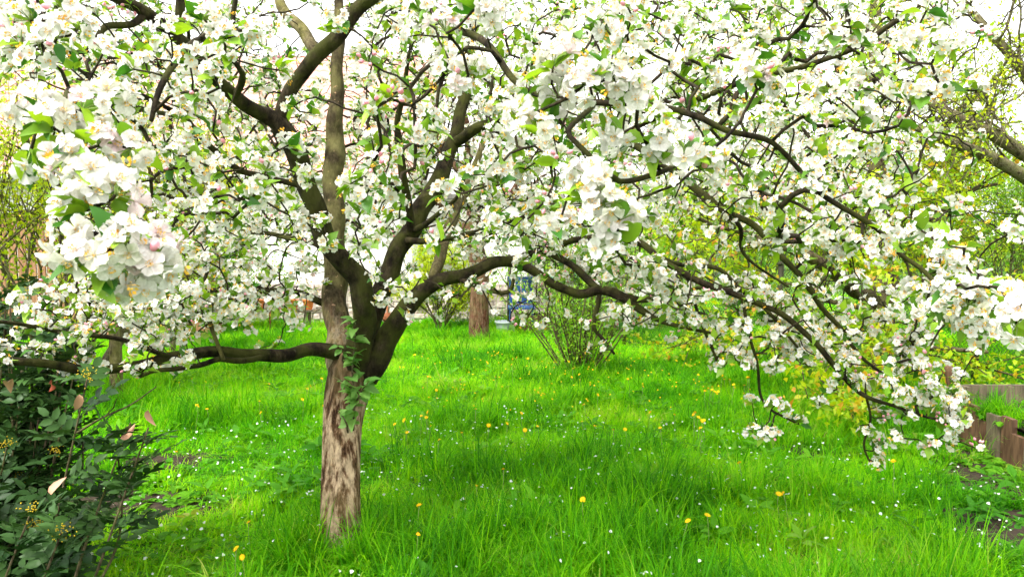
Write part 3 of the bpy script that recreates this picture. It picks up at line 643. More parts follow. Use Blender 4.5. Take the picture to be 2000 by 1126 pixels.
big = biggest(fl_p); rest = np.setdiff1d(np.arange(len(fl_p)), big)
hime = []
for T_ in BHI:
    b_ = MB(); b_.addm(T_[0], T_[1]); hime.append(b_.mesh('blossom', [M_PETAL_O, M_STAMEN]))
FR = frames(fl_d)
for i in big:
    o_ = link('blossom', hime[i % len(hime)], tree); o_.matrix_parent_inverse = Matrix(); o_.matrix_basis = parent_world(tree).inverted() @ mat4(FR[i], fl_p[i], fl_s[i])
mb = MB(); va = rng.integers(0, len(BLO), len(rest))
for v in range(len(BLO)):
    s_ = rest[va == v]; tc = np.clip(rng.beta(1.6, 2.6, len(s_)) + (rng.uniform(size=len(s_)) < .05) * .3, 0, 1)
    fd = np.linalg.norm(fl_p[s_] - [0, 0, CAMZ], axis=1) > 2.5
    for T_, k_ in ((BLO[v], ~fd), (BFAR[v], fd)): inst(mb, T_, FR[s_[k_]] * fl_s[s_[k_]][:, None, None], fl_p[s_[k_]], np.stack([tc[k_]] * 3, 1))
mb.build('blossom_mass', [M_PETAL, M_STAMEN], tree, kind='stuff')
sT = []
for k in range(9):
    a_ = k * 2.4; l_ = .011; sp_ = .3 + .5 * (k % 3) / 2; c_ = np.array([math.cos(a_) * sp_ * l_, math.sin(a_) * sp_ * l_, l_ * .8]); sd_ = np.array([-math.sin(a_), math.cos(a_), 0]) * .0028; up_ = np.array([math.cos(a_) * .5, math.sin(a_) * .5, 1]) * .003
    sT += [c_ - sd_, c_ - up_, c_ + sd_, c_ + up_]
mb = MB(); inst(mb, (np.array(sT), [(np.arange(36).reshape(9, 4), 0)]), frames(np.array(spent_d)), np.array(spent_p), np.full((len(spent_p), 3), .5)); mb.build('stamen_mass', M_STAMEN, tree, kind='stuff')
# buds
mb = MB(); bb = biggest(bd_p, 60); br = np.setdiff1d(np.arange(len(bd_p)), bb); FB = frames(bd_d)
q4 = tube(bud_p[1:], bud_r[1:], 4); inst(mb, (q4[0], [(q4[1], 0), (q4[2], 0)]), FB[br], bd_p[br], np.full((len(br), 3), .5)); mb.build('bud_mass', M_BUD, tree, kind='stuff')
b_ = MB(); b_.addm(BUDT[0], BUDT[1]); bme = b_.mesh('bud', [M_BUD])
for i in bb:
    o_ = link('bud', bme, tree); o_.matrix_parent_inverse = Matrix(); o_.matrix_basis = parent_world(tree).inverted() @ mat4(FB[i], bd_p[i], .95)
# flower stalks
mb = MB(); ped = [p for p in ped if np.linalg.norm(p[1] - [0, 0, CAMZ]) < 3.6]; a = np.array([p[0] for p in ped]); b = np.array([p[1] for p in ped]); dn = norm(b - a); s1 = norm(np.cross(dn, [0.3, .1, .9])) * .0011; s2 = np.cross(dn, s1)
V = np.stack([a + s1, a - .5 * s1 + .87 * s2, a - .5 * s1 - .87 * s2, b + s1, b - .5 * s1 + .87 * s2, b - .5 * s1 - .87 * s2], 1).reshape(-1, 3)
off = (np.arange(len(a)) * 6)[:, None, None]; F = (np.array([[0, 1, 4, 3], [1, 2, 5, 4], [2, 0, 3, 5]])[None] + off).reshape(-1, 4)
mb.add(V, F); mb.build('flower_stalk_mass', M_PED, tree, kind='stuff')
# leaves
big = biggest(lf_p); rest = np.setdiff1d(np.arange(len(lf_p)), big); FL = leaf_frames(lf_d)
lme = []
for T_ in LHI:
    b_ = MB(); b_.addm(T_[0], T_[1]); lme.append(b_.mesh('leaf', [M_ALEAF_O]))
for i in big:
    o_ = link('leaf', lme[i % 3], tree); o_.matrix_parent_inverse = Matrix(); o_.matrix_basis = parent_world(tree).inverted() @ mat4(FL[i], lf_p[i], lf_s[i])
mb = MB(); va = rng.integers(0, 2, len(rest))
for v in range(2):
    s_ = rest[va == v]; tc = rng.uniform(0, 1, len(s_)); fd = np.linalg.norm(lf_p[s_] - [0, 0, CAMZ], axis=1) > 2.6
    for T_, k_ in ((LLO[v], ~fd), (LFAR, fd)): inst(mb, T_, FL[s_[k_]] * lf_s[s_[k_]][:, None, None], lf_p[s_[k_]], np.stack([tc[k_]] * 3, 1))
mb.build('leaf_mass', M_ALEAF, tree, kind='stuff')

# leafy water shoots on the trunk
M_SHOOT = leaf_mat('shoot_leaf', (0.09, 0.24, 0.04), (0.22, 0.40, 0.09), use='rand')
sme = []
for T_ in LHI:
    b_ = MB(); b_.addm(T_[0] * [1, 1.25, 1], T_[1]); sme.append(b_.mesh('leaf', [M_SHOOT]))
def shoot(pts, n, seed, size):
    r = np.random.default_rng(seed); pp, rr = spline(np.array(pts), np.linspace(.006, .002, len(pts)), .02)
    mb = MB(); add_tube(mb, pp, rr, 6); st = mb.build('water_shoot', M_GREYT, tree)
    for i in range(n):
        k = int(r.uniform(.05, 1) * (len(pp) - 1)); d = norm(r.normal(0, 1, 3) * [1, .8, .5] + [0, -.4, .35])
        o_ = link('leaf', sme[i % 3], st); o_.matrix_parent_inverse = Matrix()
        o_.matrix_basis = mat4(leaf_frames(d[None], (0, -.3, 1), .4, r)[0], pp[k], r.uniform(*size))
        o_.matrix_parent_inverse = parent_world(st).inverted()
shoot([P(690, 840, 3.72), P(692, 780, 3.7), P(688, 720, 3.68), P(694, 660, 3.66), P(690, 610, 3.65)], 46, 1, (.045, .085))
shoot([P(690, 715, 3.7), P(672, 690, 3.66), P(655, 668, 3.64)], 10, 2, (.03, .055))
shoot([P(690, 800, 3.72), P(705, 765, 3.66), P(722, 742, 3.62)], 14, 3, (.045, .085))
shoot([P(680, 850, 3.72), P(676, 825, 3.66), P(660, 800, 3.64)], 7, 4, (.03, .055))
shoot([P(690, 760, 3.72), P(670, 745, 3.66), P(650, 735, 3.64)], 9, 5, (.03, .06))

# ------------------------------------------------------------------ other trees and shrubs
def grow(base, d0, length, r0, levels, seed, nkids=(3, 5), spread=0.6, up=0.15, shrink=(0.55, 0.75), kink=0.12, start=0.3):
    """list of strands (points, radii, level)"""
    r = np.random.default_rng(seed); out = []
    def go(p, d, L, rad, lv):
        n = max(4, int(L / 0.12)); pts = [np.array(p, float)]; dd = norm(d)
        for i in range(n):
            dd = norm(dd + r.normal(0, kink, 3) + [0, 0, up * .3]); pts.append(pts[-1] + dd * L / n)
        pts = np.array(pts); R = np.linspace(rad, rad * (.55 if lv < levels else .3), n + 1)
        out.append((pts, R, lv))
        if lv >= levels: return
        for k in range(r.integers(*nkids)):
            u = r.uniform(start, 1); i = min(n, int(u * n)); t_ = norm(pts[min(i + 1, n)] - pts[max(i - 1, 0)])
            a = norm(np.cross(t_, r.normal(0, 1, 3))); nd = norm(t_ * (1 - spread * .5) + a * spread + [0, 0, up])
            go(pts[i], nd, L * r.uniform(*shrink), max(R[i] * .62, .003), lv + 1)
    go(base, d0, length, r0, 1); return out
def leaves_on(strands, lvmin, per, size, seed, spread=.03, stuff_cols=None):
    r = np.random.default_rng(seed); p, d = [], []
    for pts, R, lv in strands:
        if lv < lvmin: continue
        L = np.linalg.norm(np.diff(pts, axis=0), axis=1).sum(); n = r.poisson(L * per)
        if not n: continue
        u = r.uniform(.1, 1, n) * (len(pts) - 1); i = u.astype(int); i = np.minimum(i, len(pts) - 2); f = (u - i)[:, None]
        p.append(pts[i] * (1 - f) + pts[i + 1] * f + r.normal(0, spread, (n, 3))); d.append(norm(r.normal(0, 1, (n, 3)) + [0, 0, -.1]))
    p, d = np.vstack(p), np.vstack(d); s = r.uniform(*size, len(p)); return p, d, s
def bg_tree(name, label, cat, base, strands, bmat, lmat, lv, per, size, seed, group=None, spread=.03, sides=(12, 6, 3, 3, 3), crown='crown', bloss=None):
    e = empty(name, base, label, cat, group)
    mt = MB(); ml = MB(); nl = 0
    for pts, R, l in strands:
        if l == 1:
            pp, rr = spline(pts, R, .08); nsd = 20 if R[0] > .05 else 7; V, F, F2 = tube(pp, barkdisp(pp, rr, nsd, .06, seed, 2.0), nsd); mt.addm(V, [(F, 0), (F2, 0)])
        else: add_tube(ml, pts, R, sides[min(l - 1, 4)]); nl += 1
    mt.build('trunk' if cat == 'tree' else 'stem', bmat, e)
    if nl: ml.build('branches', bmat, e, kind='stuff')
    p, d, s = leaves_on(strands, lv, per, size, seed + 9, spread)
    c = MB(); T_ = LFAR; tc = np.random.default_rng(seed).uniform(0, 1, len(p))
    inst(c, T_, leaf_frames(d, jit=.8) * s[:, None, None], p, np.stack([tc] * 3, 1)); c.build(crown, lmat, e, kind='stuff')
    if bloss:
        p, d, s = leaves_on(strands, lv, bloss, (.9, 1.1), seed + 5, spread); c = MB()
        inst(c, BFAR[0], frames(d) * s[:, None, None], p, np.full((len(p), 3), .4)); c.build('blossom_mass', [M_PETAL, M_STAMEN], e, kind='stuff')
    return e

# red-barked tree behind the fork
b = PZ(936, 668); b2 = b + [0, 0, -.05]
S = [(np.array([b2, P(936, 600, b[1]), P(938, 545, b[1]), P(932, 500, b[1]), P(925, 430, b[1]), P(930, 330, b[1] + .1)]), np.array([.165, .145, .135, .13, .11, .08]), 1)]
for q, (dx, dz) in enumerate(((-.8, .8), (.7, .9), (.1, 1.2), (-.4, 1), (.9, .5), (-1, .4))):
    S += [(a, r_, l + 1) for a, r_, l in grow(P(930, 470 - q * 22, b[1]), [dx, .4 * (-1)**q, dz], 1.7, .06, 3, 200 + q)]
bg_tree('apple_tree', 'old tree with reddish streaked bark standing beyond the forked trunk, beside the bare shrub', 'tree', b, S, M_RED, M_GREENL, 3, 26, (.03, .05), 31, bloss=34)
# young tree with olive trunk on the other side of the low limb
b = PZ(226, 792)
S = [(np.array([b - [0, 0, .05], P(227, 740, b[1]), P(226, 690, b[1]), P(222, 600, b[1]), P(215, 500, b[1] + .1)]), np.array([.065, .058, .055, .05, .04]), 1)]
for q in range(7):
    a_ = q * 2.4; S += [(a, r_, l + 1) for a, r_, l in grow(P(219, 560 - q * 14, b[1]), [math.cos(a_) * .8, math.sin(a_) * .8, .8], 1.3, .025, 3, 230 + q, kink=.2)]
bg_tree('young_tree', 'slim young tree with smooth olive trunk rising behind the low horizontal limb', 'tree', b, S, M_STEM, M_LIME, 3, 30, (.025, .045), 32, spread=.02)
# fanning yellow-green budding shrub by the board fence
for q, (px, py, d, lean, seed) in enumerate(((150, 720, 7.4, .15, 41), (-60, 700, 6.6, .4, 42), (330, 690, 9.6, 0, 43))):
    b = P(px, py, d); b[2] = -.03; S = []
    for k in range(9):
        a_ = k * 2.4; rr_ = np.random.default_rng(seed * 10 + k)
        S += grow(b + [math.cos(a_) * .12, math.sin(a_) * .12, 0], [math.cos(a_) * .55 + lean, math.sin(a_) * .4, 1.25], rr_.uniform(1.5, 2.4), .024, 3, seed * 20 + k, nkids=(4, 7), spread=.55, kink=.1, up=.2)
    bg_tree('budding_shrub', ('tall many-stemmed shrub with yellow-green buds in front of the board fence', 'wide budding shrub at the near end of the board fence behind the mahonia', 'budding yellow-green shrub standing between board fence and stone wall')[q], 'shrub', b, S, M_GREYT, M_LIME, 2, 36, (.03, .055), seed, spread=.03)
# brown-trunked tree with lime leaves and orange flowers by the wire fence
b = PZ(1722, 735)
S = [(np.array([b - [0, 0, .05], P(1722, 690, b[1]), P(1720, 620, b[1]), P(1727, 560, b[1]), P(1722, 500, b[1]), P(1716, 420, b[1]), P(1713, 320, b[1]), P(1716, 220, b[1]), P(1712, 90, b[1]), P(1705, -60, b[1])]), np.array([.19, .165, .15, .155, .14, .12, .11, .10, .08, .05]), 1)]
S += [(np.array([P(1722, 590, b[1]), P(1668, 568, b[1] - .2), P(1640, 540, b[1] - .35), P(1610, 518, b[1] - .5), P(1575, 498, b[1] - .6), P(1540, 484, b[1] - .7), P(1480, 470, b[1] - .8)]), np.array([.09, .075, .07, .065, .06, .05, .03]), 2)]
for q, (px, py, dx, dy, dz, L) in enumerate(((1720, 610, -1, -.5, .15, 1.7), (1722, 600, .9, .1, .5, 1.2), (1640, 540, -.5, -.4, .5, 1.3), (1560, 492, -.8, 0, .35, 1.4), (1500, 474, -.6, -.4, .1, 1.2), (1600, 510, -.2, .6, .5, 1.3),
        (1722, 660, .2, -1, -.12, 1.3), (1722, 670, -.6, -.8, -.12, 1.4), (1720, 480, 1, .2, .5, 1.6), (1718, 400, -1, .2, .5, 1.6), (1715, 320, .9, -.3, .6, 1.5), (1715, 220, -.8, -.3, .7, 1.5), (1725, 540, .8, .6, .5, 1.3), (1722, 600, -.9, .6, 0, 1.8))):
    S += [(a, r_, l + 1) for a, r_, l in grow(P(px, py, b[1]), [dx, dy, dz], L, .035, 3, 260 + q, nkids=(4, 6), kink=.12, up=.02)]
for q, (px, py, d) in enumerate(((1560, 700, 6.6), (1640, 770, 6.0), (1745, 750, 6.4), (1500, 690, 7.2), (1700, 790, 5.8), (1600, 740, 6.3))):
    tp_ = P(px, py, d); st_ = P(1722, 640 + 6 * q, b[1]); mid_ = (st_ + tp_) / 2 + [0, 0, .25]; pp_, rr_ = spline(np.array([st_, mid_, tp_]), np.array([.03, .018, .006]), .12); S.append((pp_, rr_, 2))
    for k in range(4):
        i_ = int((.4 + .2 * k) * (len(pp_) - 1)); i_ = min(i_, len(pp_) - 1); S += [(a, r_, l + 2) for a, r_, l in grow(pp_[i_], norm(tp_ - st_) * .7 + np.array([math.cos(q + k * 2.4), math.sin(q * 2 + k), -.1]) * .6, .55, .008, 2, 900 + q * 5 + k, nkids=(3, 5), up=0)]
bg_tree('maple_tree', 'brown-trunked tree with lime leaves and small orange flowers growing beside the wire fence', 'tree', b, S, M_BROWN, M_LIMEO, 3, 60, (.04, .09), 33, spread=.045)
# twiggy tree leaning in beyond the raised bed
b = np.array([6.3, 7.6, -.05])
S = [(np.array([b, b + [-.1, 0, 1.2], P(2080, 400, 7.3), P(2000, 345, 7.2), P(1930, 305, 7.1), P(1850, 275, 7.0), P(1790, 250, 6.9)]), np.array([.17, .14, .10, .06, .055, .045, .03]), 1)]
S += [(np.array([P(2060, 390, 7.3), P(2060, 330, 7.4), P(2000, 300, 7.4), P(1940, 262, 7.4), P(1875, 232, 7.4), P(1800, 190, 7.4)]), np.array([.10, .09, .075, .065, .055, .03]), 2)]
S += [(np.array([P(2060, 330, 7.4), P(2040, 200, 7.5), P(1985, 120, 7.5), P(1930, 60, 7.5), P(1880, 0, 7.6)]), np.array([.09, .08, .05, .04, .03]), 2)]
for q in range(20):
    rr_ = np.random.default_rng(300 + q); px, py = [(2000, 345), (1930, 305), (1860, 278), (1990, 295), (1930, 258), (1870, 230), (2020, 160), (1950, 80), (2010, 180), (1900, 30)][q % 10]
    S += [(a, r_, l + 2) for a, r_, l in grow(P(px, py, 7.2), [rr_.uniform(-1, .3), rr_.uniform(-.5, .5), rr_.uniform(-.4, .8)], rr_.uniform(.8, 1.4), .016, 3, 320 + q, nkids=(5, 8), spread=.75, kink=.2, up=.02)]
bg_tree('budding_tree', 'twiggy tree with diagonal mossy limbs and few young leaves leaning over the raised bed', 'tree', b, S, M_GREYT, M_LIME, 4, 16, (.025, .05), 34, spread=.02)
# bare many-stemmed shrub in the lawn
b = PZ(1135, 732); e = empty('lawn_shrub', b, 'bare many-stemmed shrub with fanning thin stems standing in the open lawn', 'shrub')
p_all = []
for k in range(60):
    r_ = np.random.default_rng(400 + k); a_ = r_.uniform(0, 6.28); sp = r_.uniform(.05, 1) ** .8; L = r_.uniform(.7, 1.5) * (1.1 if sp > .5 else .95)
    st = b + [math.cos(a_) * .16 * sp, math.sin(a_) * .16 * sp, -.02]
    S = grow(st, [math.cos(a_) * sp * .95, math.sin(a_) * sp * .8, 1], L, r_.uniform(.006, .012), 2, 450 + k, nkids=(2, 4), spread=.4, kink=.06, shrink=(.3, .5), start=.5)
    mb = MB()
    for pts, R, l in S: add_tube(mb, pts, R, 5)
    mb.build('stem', M_BROWN, e); p_all += S
p, d, s = leaves_on(p_all, 1, 46, (.024, .05), 55, .03); c = MB(); inst(c, LFAR, leaf_frames(d) * s[:, None, None], p, np.stack([np.random.default_rng(3).uniform(0, 1, len(p))] * 3, 1)); c.build('leaf_mass', M_GREENL, e, kind='stuff')
# round bushes along the far edge
def bush(px, pyb, h, wd, seed, mat, label, name='round_bush', per=60):
    b = PZ(px, pyb); S = []
    for k in range(16):
        r_ = np.random.default_rng(seed * 50 + k); a_ = r_.uniform(0, 6.28); sp = r_.uniform(.1, 1)
        S += grow(b + [0, 0, -.02], [math.cos(a_) * sp * wd, math.sin(a_) * sp * wd, h], h * r_.uniform(.7, 1), .014, 3, seed * 70 + k, nkids=(4, 6), spread=.55, kink=.12)
    bg_tree(name, label, 'shrub', b, S, M_GREYT, mat, 2, per, (.03, .055), seed, spread=.04)
bush(860, 648, 1.15, .8, 61, M_LIME, 'rounded yellow-green bush against the pale stone wall beside the red-barked tree')
bush(1110, 645, 1.3, .5, 62, M_GREENL, 'loose green bush in front of the teal tarpaulin', per=28)
bush(1210, 650, 1.5, .8, 63, M_GREENL, 'green bush between tarpaulin pile and hedge behind the wire fence')
bush(425, 655, 1.3, .5, 64, M_GREENL, 'small green bush beside the flower pot bench')
HEDGE = ['yellow-green hedge bush at the far end of the row, next to the tarpaulin', 'mid-green hedge bush behind the tip of the mossy limb', 'yellow-green hedge bush behind the mossy limb of the maple', 'mid-green hedge bush directly behind the maple trunk',
         'yellow-green hedge bush behind the fence between maple and raised bed', 'mid-green hedge bush behind the fence post by the raised bed', 'yellow-green hedge bush under the leaning twiggy tree']
for q, px in enumerate((1330, 1450, 1580, 1700, 1830, 1960, 2100)):   # row beyond the fence
    bush(px, 632 + 6 * (q % 3), 2.2 + .4 * (q % 2), .85, 70 + q, (M_LIME, M_GREENL)[q % 2], HEDGE[q], 'hedge_bush', 34)

# mahonia at the near side
b = np.array([-2.3, 2.8, 0]); e = empty('mahonia_shrub', b, 'dark glossy mahonia shrub with small yellow flower clusters beside bare earth', 'shrub')
r = np.random.default_rng(77)
def compound(seg=5):
    Vs, Fs, n = [], [], 0; T_ = leaf_tmpl(seg, .25, .25, .25, .02, .10)
    spots = [(0, 1, .30), (0, -1, .30), (1, 1, .55), (1, -1, .55), (2, 1, .8), (2, -1, .8), (3, 0, 1.0)]
    for k, s, x in spots:
        M_ = Matrix.Rotation(s * 1.05, 3, 'Z') @ Matrix.Rotation(-.15 + r.normal(0, .15), 3, 'Y'); M_ = np.array(M_)
        V = (T_[0] * .42) @ M_.T + [x * .95, 0, -.12 * x * x]; Vs.append(V); Fs.append(T_[1][0][0] + n); n += len(V)
    V, F, F2 = tube(np.array([[0, 0, 0], [.5, 0, -.03], [.98, 0, -.11]]), np.array([.014, .010, .006]), 4); Vs.append(V); Fs.append(F + n)
    return np.vstack(Vs), [(np.vstack(Fs), 0)]
CT = [compound() for _ in range(4)]
tips = []
for k in range(120):
    a_ = r.uniform(0, 6.28); q = r.uniform() ** .5; h = r.uniform(.15, 1.35) * (1 - .25 * q)
    tip = b + [math.cos(a_) * q * .56, math.sin(a_) * q * .55, h]
    if h < .35: tip[0] = min(tip[0], b[0] + .42)
    if h > .9: tip[1] = max(tip[1], 3.12 + .3 * r.uniform()); tip[2] += .1
    tips.append(tip)
tips += [P(290, 835, 2.55), P(255, 825, 2.6), P(230, 860, 2.6), P(60, 550, 3.2), P(20, 580, 3.2), P(95, 600, 3.3), P(10, 630, 3.2), P(120, 1040, 2.3), P(60, 1000, 2.3), P(170, 740, 2.6), P(150, 660, 3.2)]
for k in range(45): tips.append(np.array([r.uniform(-2.5, -1.75) - .2, r.uniform(2.25, 2.6), r.uniform(.12, .95)]))
mb = MB(); lp, ld, flw = [], [], []
for tip in tips:
    foot = b + (tip - b) * [.6, .6, 0] + [0, 0, -.01]; mid = (foot + tip) / 2 + r.normal(0, .05, 3)
    pp, rr = spline(np.array([foot, mid, tip]), np.array([.007, .005, .003]), .05); add_tube(mb, pp, rr, 5)
    sd_ = norm(tip - mid)
    for k in range(r.integers(14, 22)):
        a_ = k * 2.4 + r.normal(0, .3); u = r.uniform(.0, .55) * np.linalg.norm(tip - foot)
        out_ = norm(np.array([math.cos(a_), math.sin(a_), r.uniform(-.15, .75)]) + sd_ * .3); lp.append(tip - sd_ * u); ld.append(out_)
    if r.uniform() < .4: flw.append((tip, sd_))
mb.build('stem_mass', M_BROWN, e, kind='stuff')
lp, ld = np.array(lp), np.array(ld); FLm = leaf_frames(ld, jit=.25, r=r); ls_ = r.uniform(.09, .155, len(lp))
dist = np.linalg.norm(lp - [0, 0, CAMZ], axis=1); pq = proj(lp); vis = (pq[:, 0] > -10); order = np.argsort(np.where(vis, dist, dist + 50)); bigm, restm = order[:300], order[300:]
cme = []
for T_ in CT:
    b_ = MB(); b_.addm(T_[0], T_[1]); cme.append(b_.mesh('leaf', [M_MAHO]))
b_ = MB(); b_.addm(*LHI[1]); dme = b_.mesh('dead_leaf', [M_DEAD])
for i in bigm:
    o_ = link('leaf', cme[i % 4], e); o_.matrix_parent_inverse = parent_world(e).inverted(); o_.matrix_basis = mat4(FLm[i], lp[i], ls_[i])
mb = MB(); inst(mb, compound(2), FLm[restm] * ls_[restm][:, None, None], lp[restm], np.stack([r.uniform(0, 1, len(restm))] * 3, 1)); mb.build('leaf_mass', M_MAHO_T, e, kind='stuff')
for px, py, d in ((15, 745, 2.35), (95, 748, 2.4), (235, 855, 2.5), (155, 770, 2.45), (100, 965, 2.3), (290, 800, 2.6)):
    o_ = link('dead_leaf', dme, e); o_.matrix_parent_inverse = parent_world(e).inverted(); o_.matrix_basis = mat4(leaf_frames(r.normal(0, 1, (1, 3)), r=r)[0], P(px, py, d), .06)
ico_p = np.array([[0, 0, -.5], [0, 0, -.25], [0, 0, .1], [0, 0, .4]]); fV, fF, fF2 = tube(ico_p[1:], np.array([.5, .5, .2]), 4); FT = (fV, [(fF, 0), (fF2, 0)])
for tip, sd_ in flw:
    mb = MB(); n = 36; u = r.uniform(0, 1, n); dd = norm(r.normal(0, 1, (n, 3)) + sd_)
    inst(mb, FT, frames(dd) * .005, tip + dd * (.010 + .035 * u[:, None]), np.full((n, 3), .5))
    mb.build('flower_cluster', M_YEL, e, kind='stuff')

mb = MB(); pp, rr = spline(np.array([P(150, 845, 2.75), P(200, 815, 2.72), P(255, 790, 2.7), P(305, 755, 2.68)]), np.array([.005, .004, .003, .002]), .03); add_tube(mb, pp, rr, 5)
add_tube(mb, np.array([P(205, 813, 2.72), P(222, 795, 2.7), P(228, 778, 2.68)]), np.array([.003, .002, .0015]), 5); mb.build('bare_twig', M_BROWN, e)
# ------------------------------------------------------------------ grass and weeds
def lib(name): return bpy.data.collections.new(name)
def blade_mesh(name, n, h, w_, rad, bend, seed, mat, seg=4):
    r = np.random.default_rng(seed); mb = MB()
    for k in range(n):
        a_ = r.uniform(0, 6.28); ra = rad * math.sqrt(r.uniform()); x0 = np.array([math.cos(a_) * ra, math.sin(a_) * ra, -.01])
        hh = h * r.uniform(.45, 1.1); az = r.uniform(0, 6.28); be = bend * r.uniform(.2, 1.4); out_ = np.array([math.cos(az), math.sin(az), 0]); sd_ = np.array([-out_[1], out_[0], 0]) * w_ * r.uniform(.6, 1.2)
        pts = []
        for i in range(seg + 1):
            u = i / seg; an = be * u
            pts.append(x0 + out_ * hh * (u * math.sin(an) * .8 + .06 * u) + np.array([0, 0, hh * u * (math.cos(an) * .75 + .25)]))
        V = []
        for i, p in enumerate(pts):
            wv = (1 - (i / seg)**1.6) + .04; V += [p - sd_ * wv, p + sd_ * wv]
        mb.add(V, [[2 * i, 2 * i + 1, 2 * i + 3, 2 * i + 2] for i in range(seg)], 0, (r.uniform(),) * 3)
    me = mb.mesh(name, [mat]); return bpy.data.objects.new(name, me)
def broad_mesh(name, n, size, seed, mat, up=.6, rnd=.32):
    r = np.random.default_rng(seed); mb = MB(); d, p = [], []
    for k in range(n):
        a_ = k * 2.4 + r.normal(0, .3); d.append([math.cos(a_), math.sin(a_), up * r.uniform(.3, 1.3)]); p.append([math.cos(a_) * size * .15, math.sin(a_) * size * .15, size * .2 * r.uniform(0, 1)])
    T_ = leaf_tmpl(5, .25, .45, rnd, .02); s = r.uniform(.6, 1.1, n) * size
    inst(mb, T_, leaf_frames(np.array(d), jit=.2, r=r) * s[:, None, None], np.array(p), np.full((n, 3), .5)); return bpy.data.objects.new(name, mb.mesh(name, [mat]))
def scatter(name, pts, rot, scl, idx, coll, label, cat):
    me = bpy.data.meshes.new(name); me.vertices.add(len(pts)); me.vertices.foreach_set('co', pts.astype(np.float32).ravel())
    for nm, ty, da, key in (('rot', 'FLOAT_VECTOR', rot, 'vector'), ('scl', 'FLOAT_VECTOR', scl, 'vector'), ('idx', 'INT', idx, 'value')):
        a_ = me.attributes.new(nm, ty, 'POINT'); a_.data.foreach_set(key, da.ravel().astype(np.int32 if ty == 'INT' else np.float32))
    me.update(); o_ = bpy.data.objects.new(name, me); COL.objects.link(o_); tag(o_, label, cat, kind='stuff')
    ng = bpy.data.node_groups.new(name, 'GeometryNodeTree')
    ng.interface.new_socket('Geometry', in_out='INPUT', socket_type='NodeSocketGeometry'); ng.interface.new_socket('Geometry', in_out='OUTPUT', socket_type='NodeSocketGeometry')
    gi, go = ng.nodes.new('NodeGroupInput'), ng.nodes.new('NodeGroupOutput')
    ci = ng.nodes.new('GeometryNodeCollectionInfo'); ci.inputs['Collection'].default_value = coll; ci.inputs['Separate Children'].default_value = True; ci.inputs['Reset Children'].default_value = True
    ip = ng.nodes.new('GeometryNodeInstanceOnPoints'); ip.inputs['Pick Instance'].default_value = True
    def at(nm, ty):
        q = ng.nodes.new('GeometryNodeInputNamedAttribute'); q.data_type = ty; q.inputs['Name'].default_value = nm; return q.outputs['Attribute']
    L = ng.links
    L.new(gi.outputs[0], ip.inputs['Points']); L.new(ci.outputs[0], ip.inputs['Instance']); L.new(at('idx', 'INT'), ip.inputs['Instance Index'])
    L.new(at('rot', 'FLOAT_VECTOR'), ip.inputs['Rotation']); L.new(at('scl', 'FLOAT_VECTOR'), ip.inputs['Scale']); L.new(ip.outputs[0], go.inputs[0])
    md = o_.modifiers.new('scatter', 'NODES'); md.node_group = ng; return o_
r = np.random.default_rng(91)
GL = lib('grass_library')
for k in range(5): GL.objects.link(blade_mesh('a_tuft', 24, .16, .0030, .10, 1.3, 500 + k, M_GRASS))
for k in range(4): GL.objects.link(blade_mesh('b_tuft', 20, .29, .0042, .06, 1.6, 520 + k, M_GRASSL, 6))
for k in range(2): GL.objects.link(blade_mesh('c_tuft', 40, .07, .0028, .10, 1.3, 540 + k, M_GRASS, 3))
def field(n, dmin, dmax, fan=.80):
    d = np.sqrt(r.uniform(dmin**2, dmax**2, n)); x = r.uniform(-fan, fan, n) * d + r.normal(0, .3, n); return x, d
xs, ys = [], []
for n, a_, b_ in ((7500, 1.9, 4.5), (10000, 4.5, 8), (12000, 8, 13.4), (4000, 13.4, 20)):
    x, y = field(n, a_, b_); xs.append(x); ys.append(y)
x, y = np.concatenate(xs), np.concatenate(ys)
long_ = vnoise(np.stack([x * 1.1, y * 1.1, x * 0], 1), 5) + vnoise(np.stack([x * 3, y * 3, x * 0], 1), 6) * .6
sm = soilmask(x, y)
inbed = (x > 3.44) & (y > 4.4) & (y < 5.85)
rightp = (x > 2.75 + .10 * (y - 3)) & (y < 5.6)
keep = (sm < r.uniform(-.35, .7, len(x))) & ~inbed & ~(rightp & (r.uniform(size=len(x)) < .75)) & (np.hypot(x - TB[0], y - TB[1]) > .10)
shortp = (np.hypot((x + 1.75) / 1.0, (y - 4.3) / 1.3) < 1)
x, y, long_, shortp, rightp = x[keep], y[keep], long_[keep], shortp[keep], rightp[keep]; n = len(x)
isl = (long_ + r.normal(0, .45, n) + np.clip((4.2 - y) * .25, -.45, .5) > .35) & ~shortp
idx = np.where(isl, r.integers(5, 9, n), np.where((shortp | rightp) & (r.uniform(size=n) < .6), r.integers(9, 11, n), r.integers(0, 5, n)))
hs_ = np.clip(.85 + .34 * long_ + .28 * vnoise(np.stack([x * 5, y * 5, x * 0], 1), 12) + r.normal(0, .24, n), .3, 1.9) * np.where(shortp, .75, 1); wf = 1 + np.clip((y - 5) / 8, 0, 1) * .9
scatter('grass', np.stack([x, y, np.zeros(n)], 1), np.stack([r.normal(0, .08, n), r.normal(0, .08, n), r.uniform(0, 6.28, n)], 1), np.stack([wf, wf, hs_], 1), idx, GL, 'long green spring grass covering the garden under the trees', 'grass')
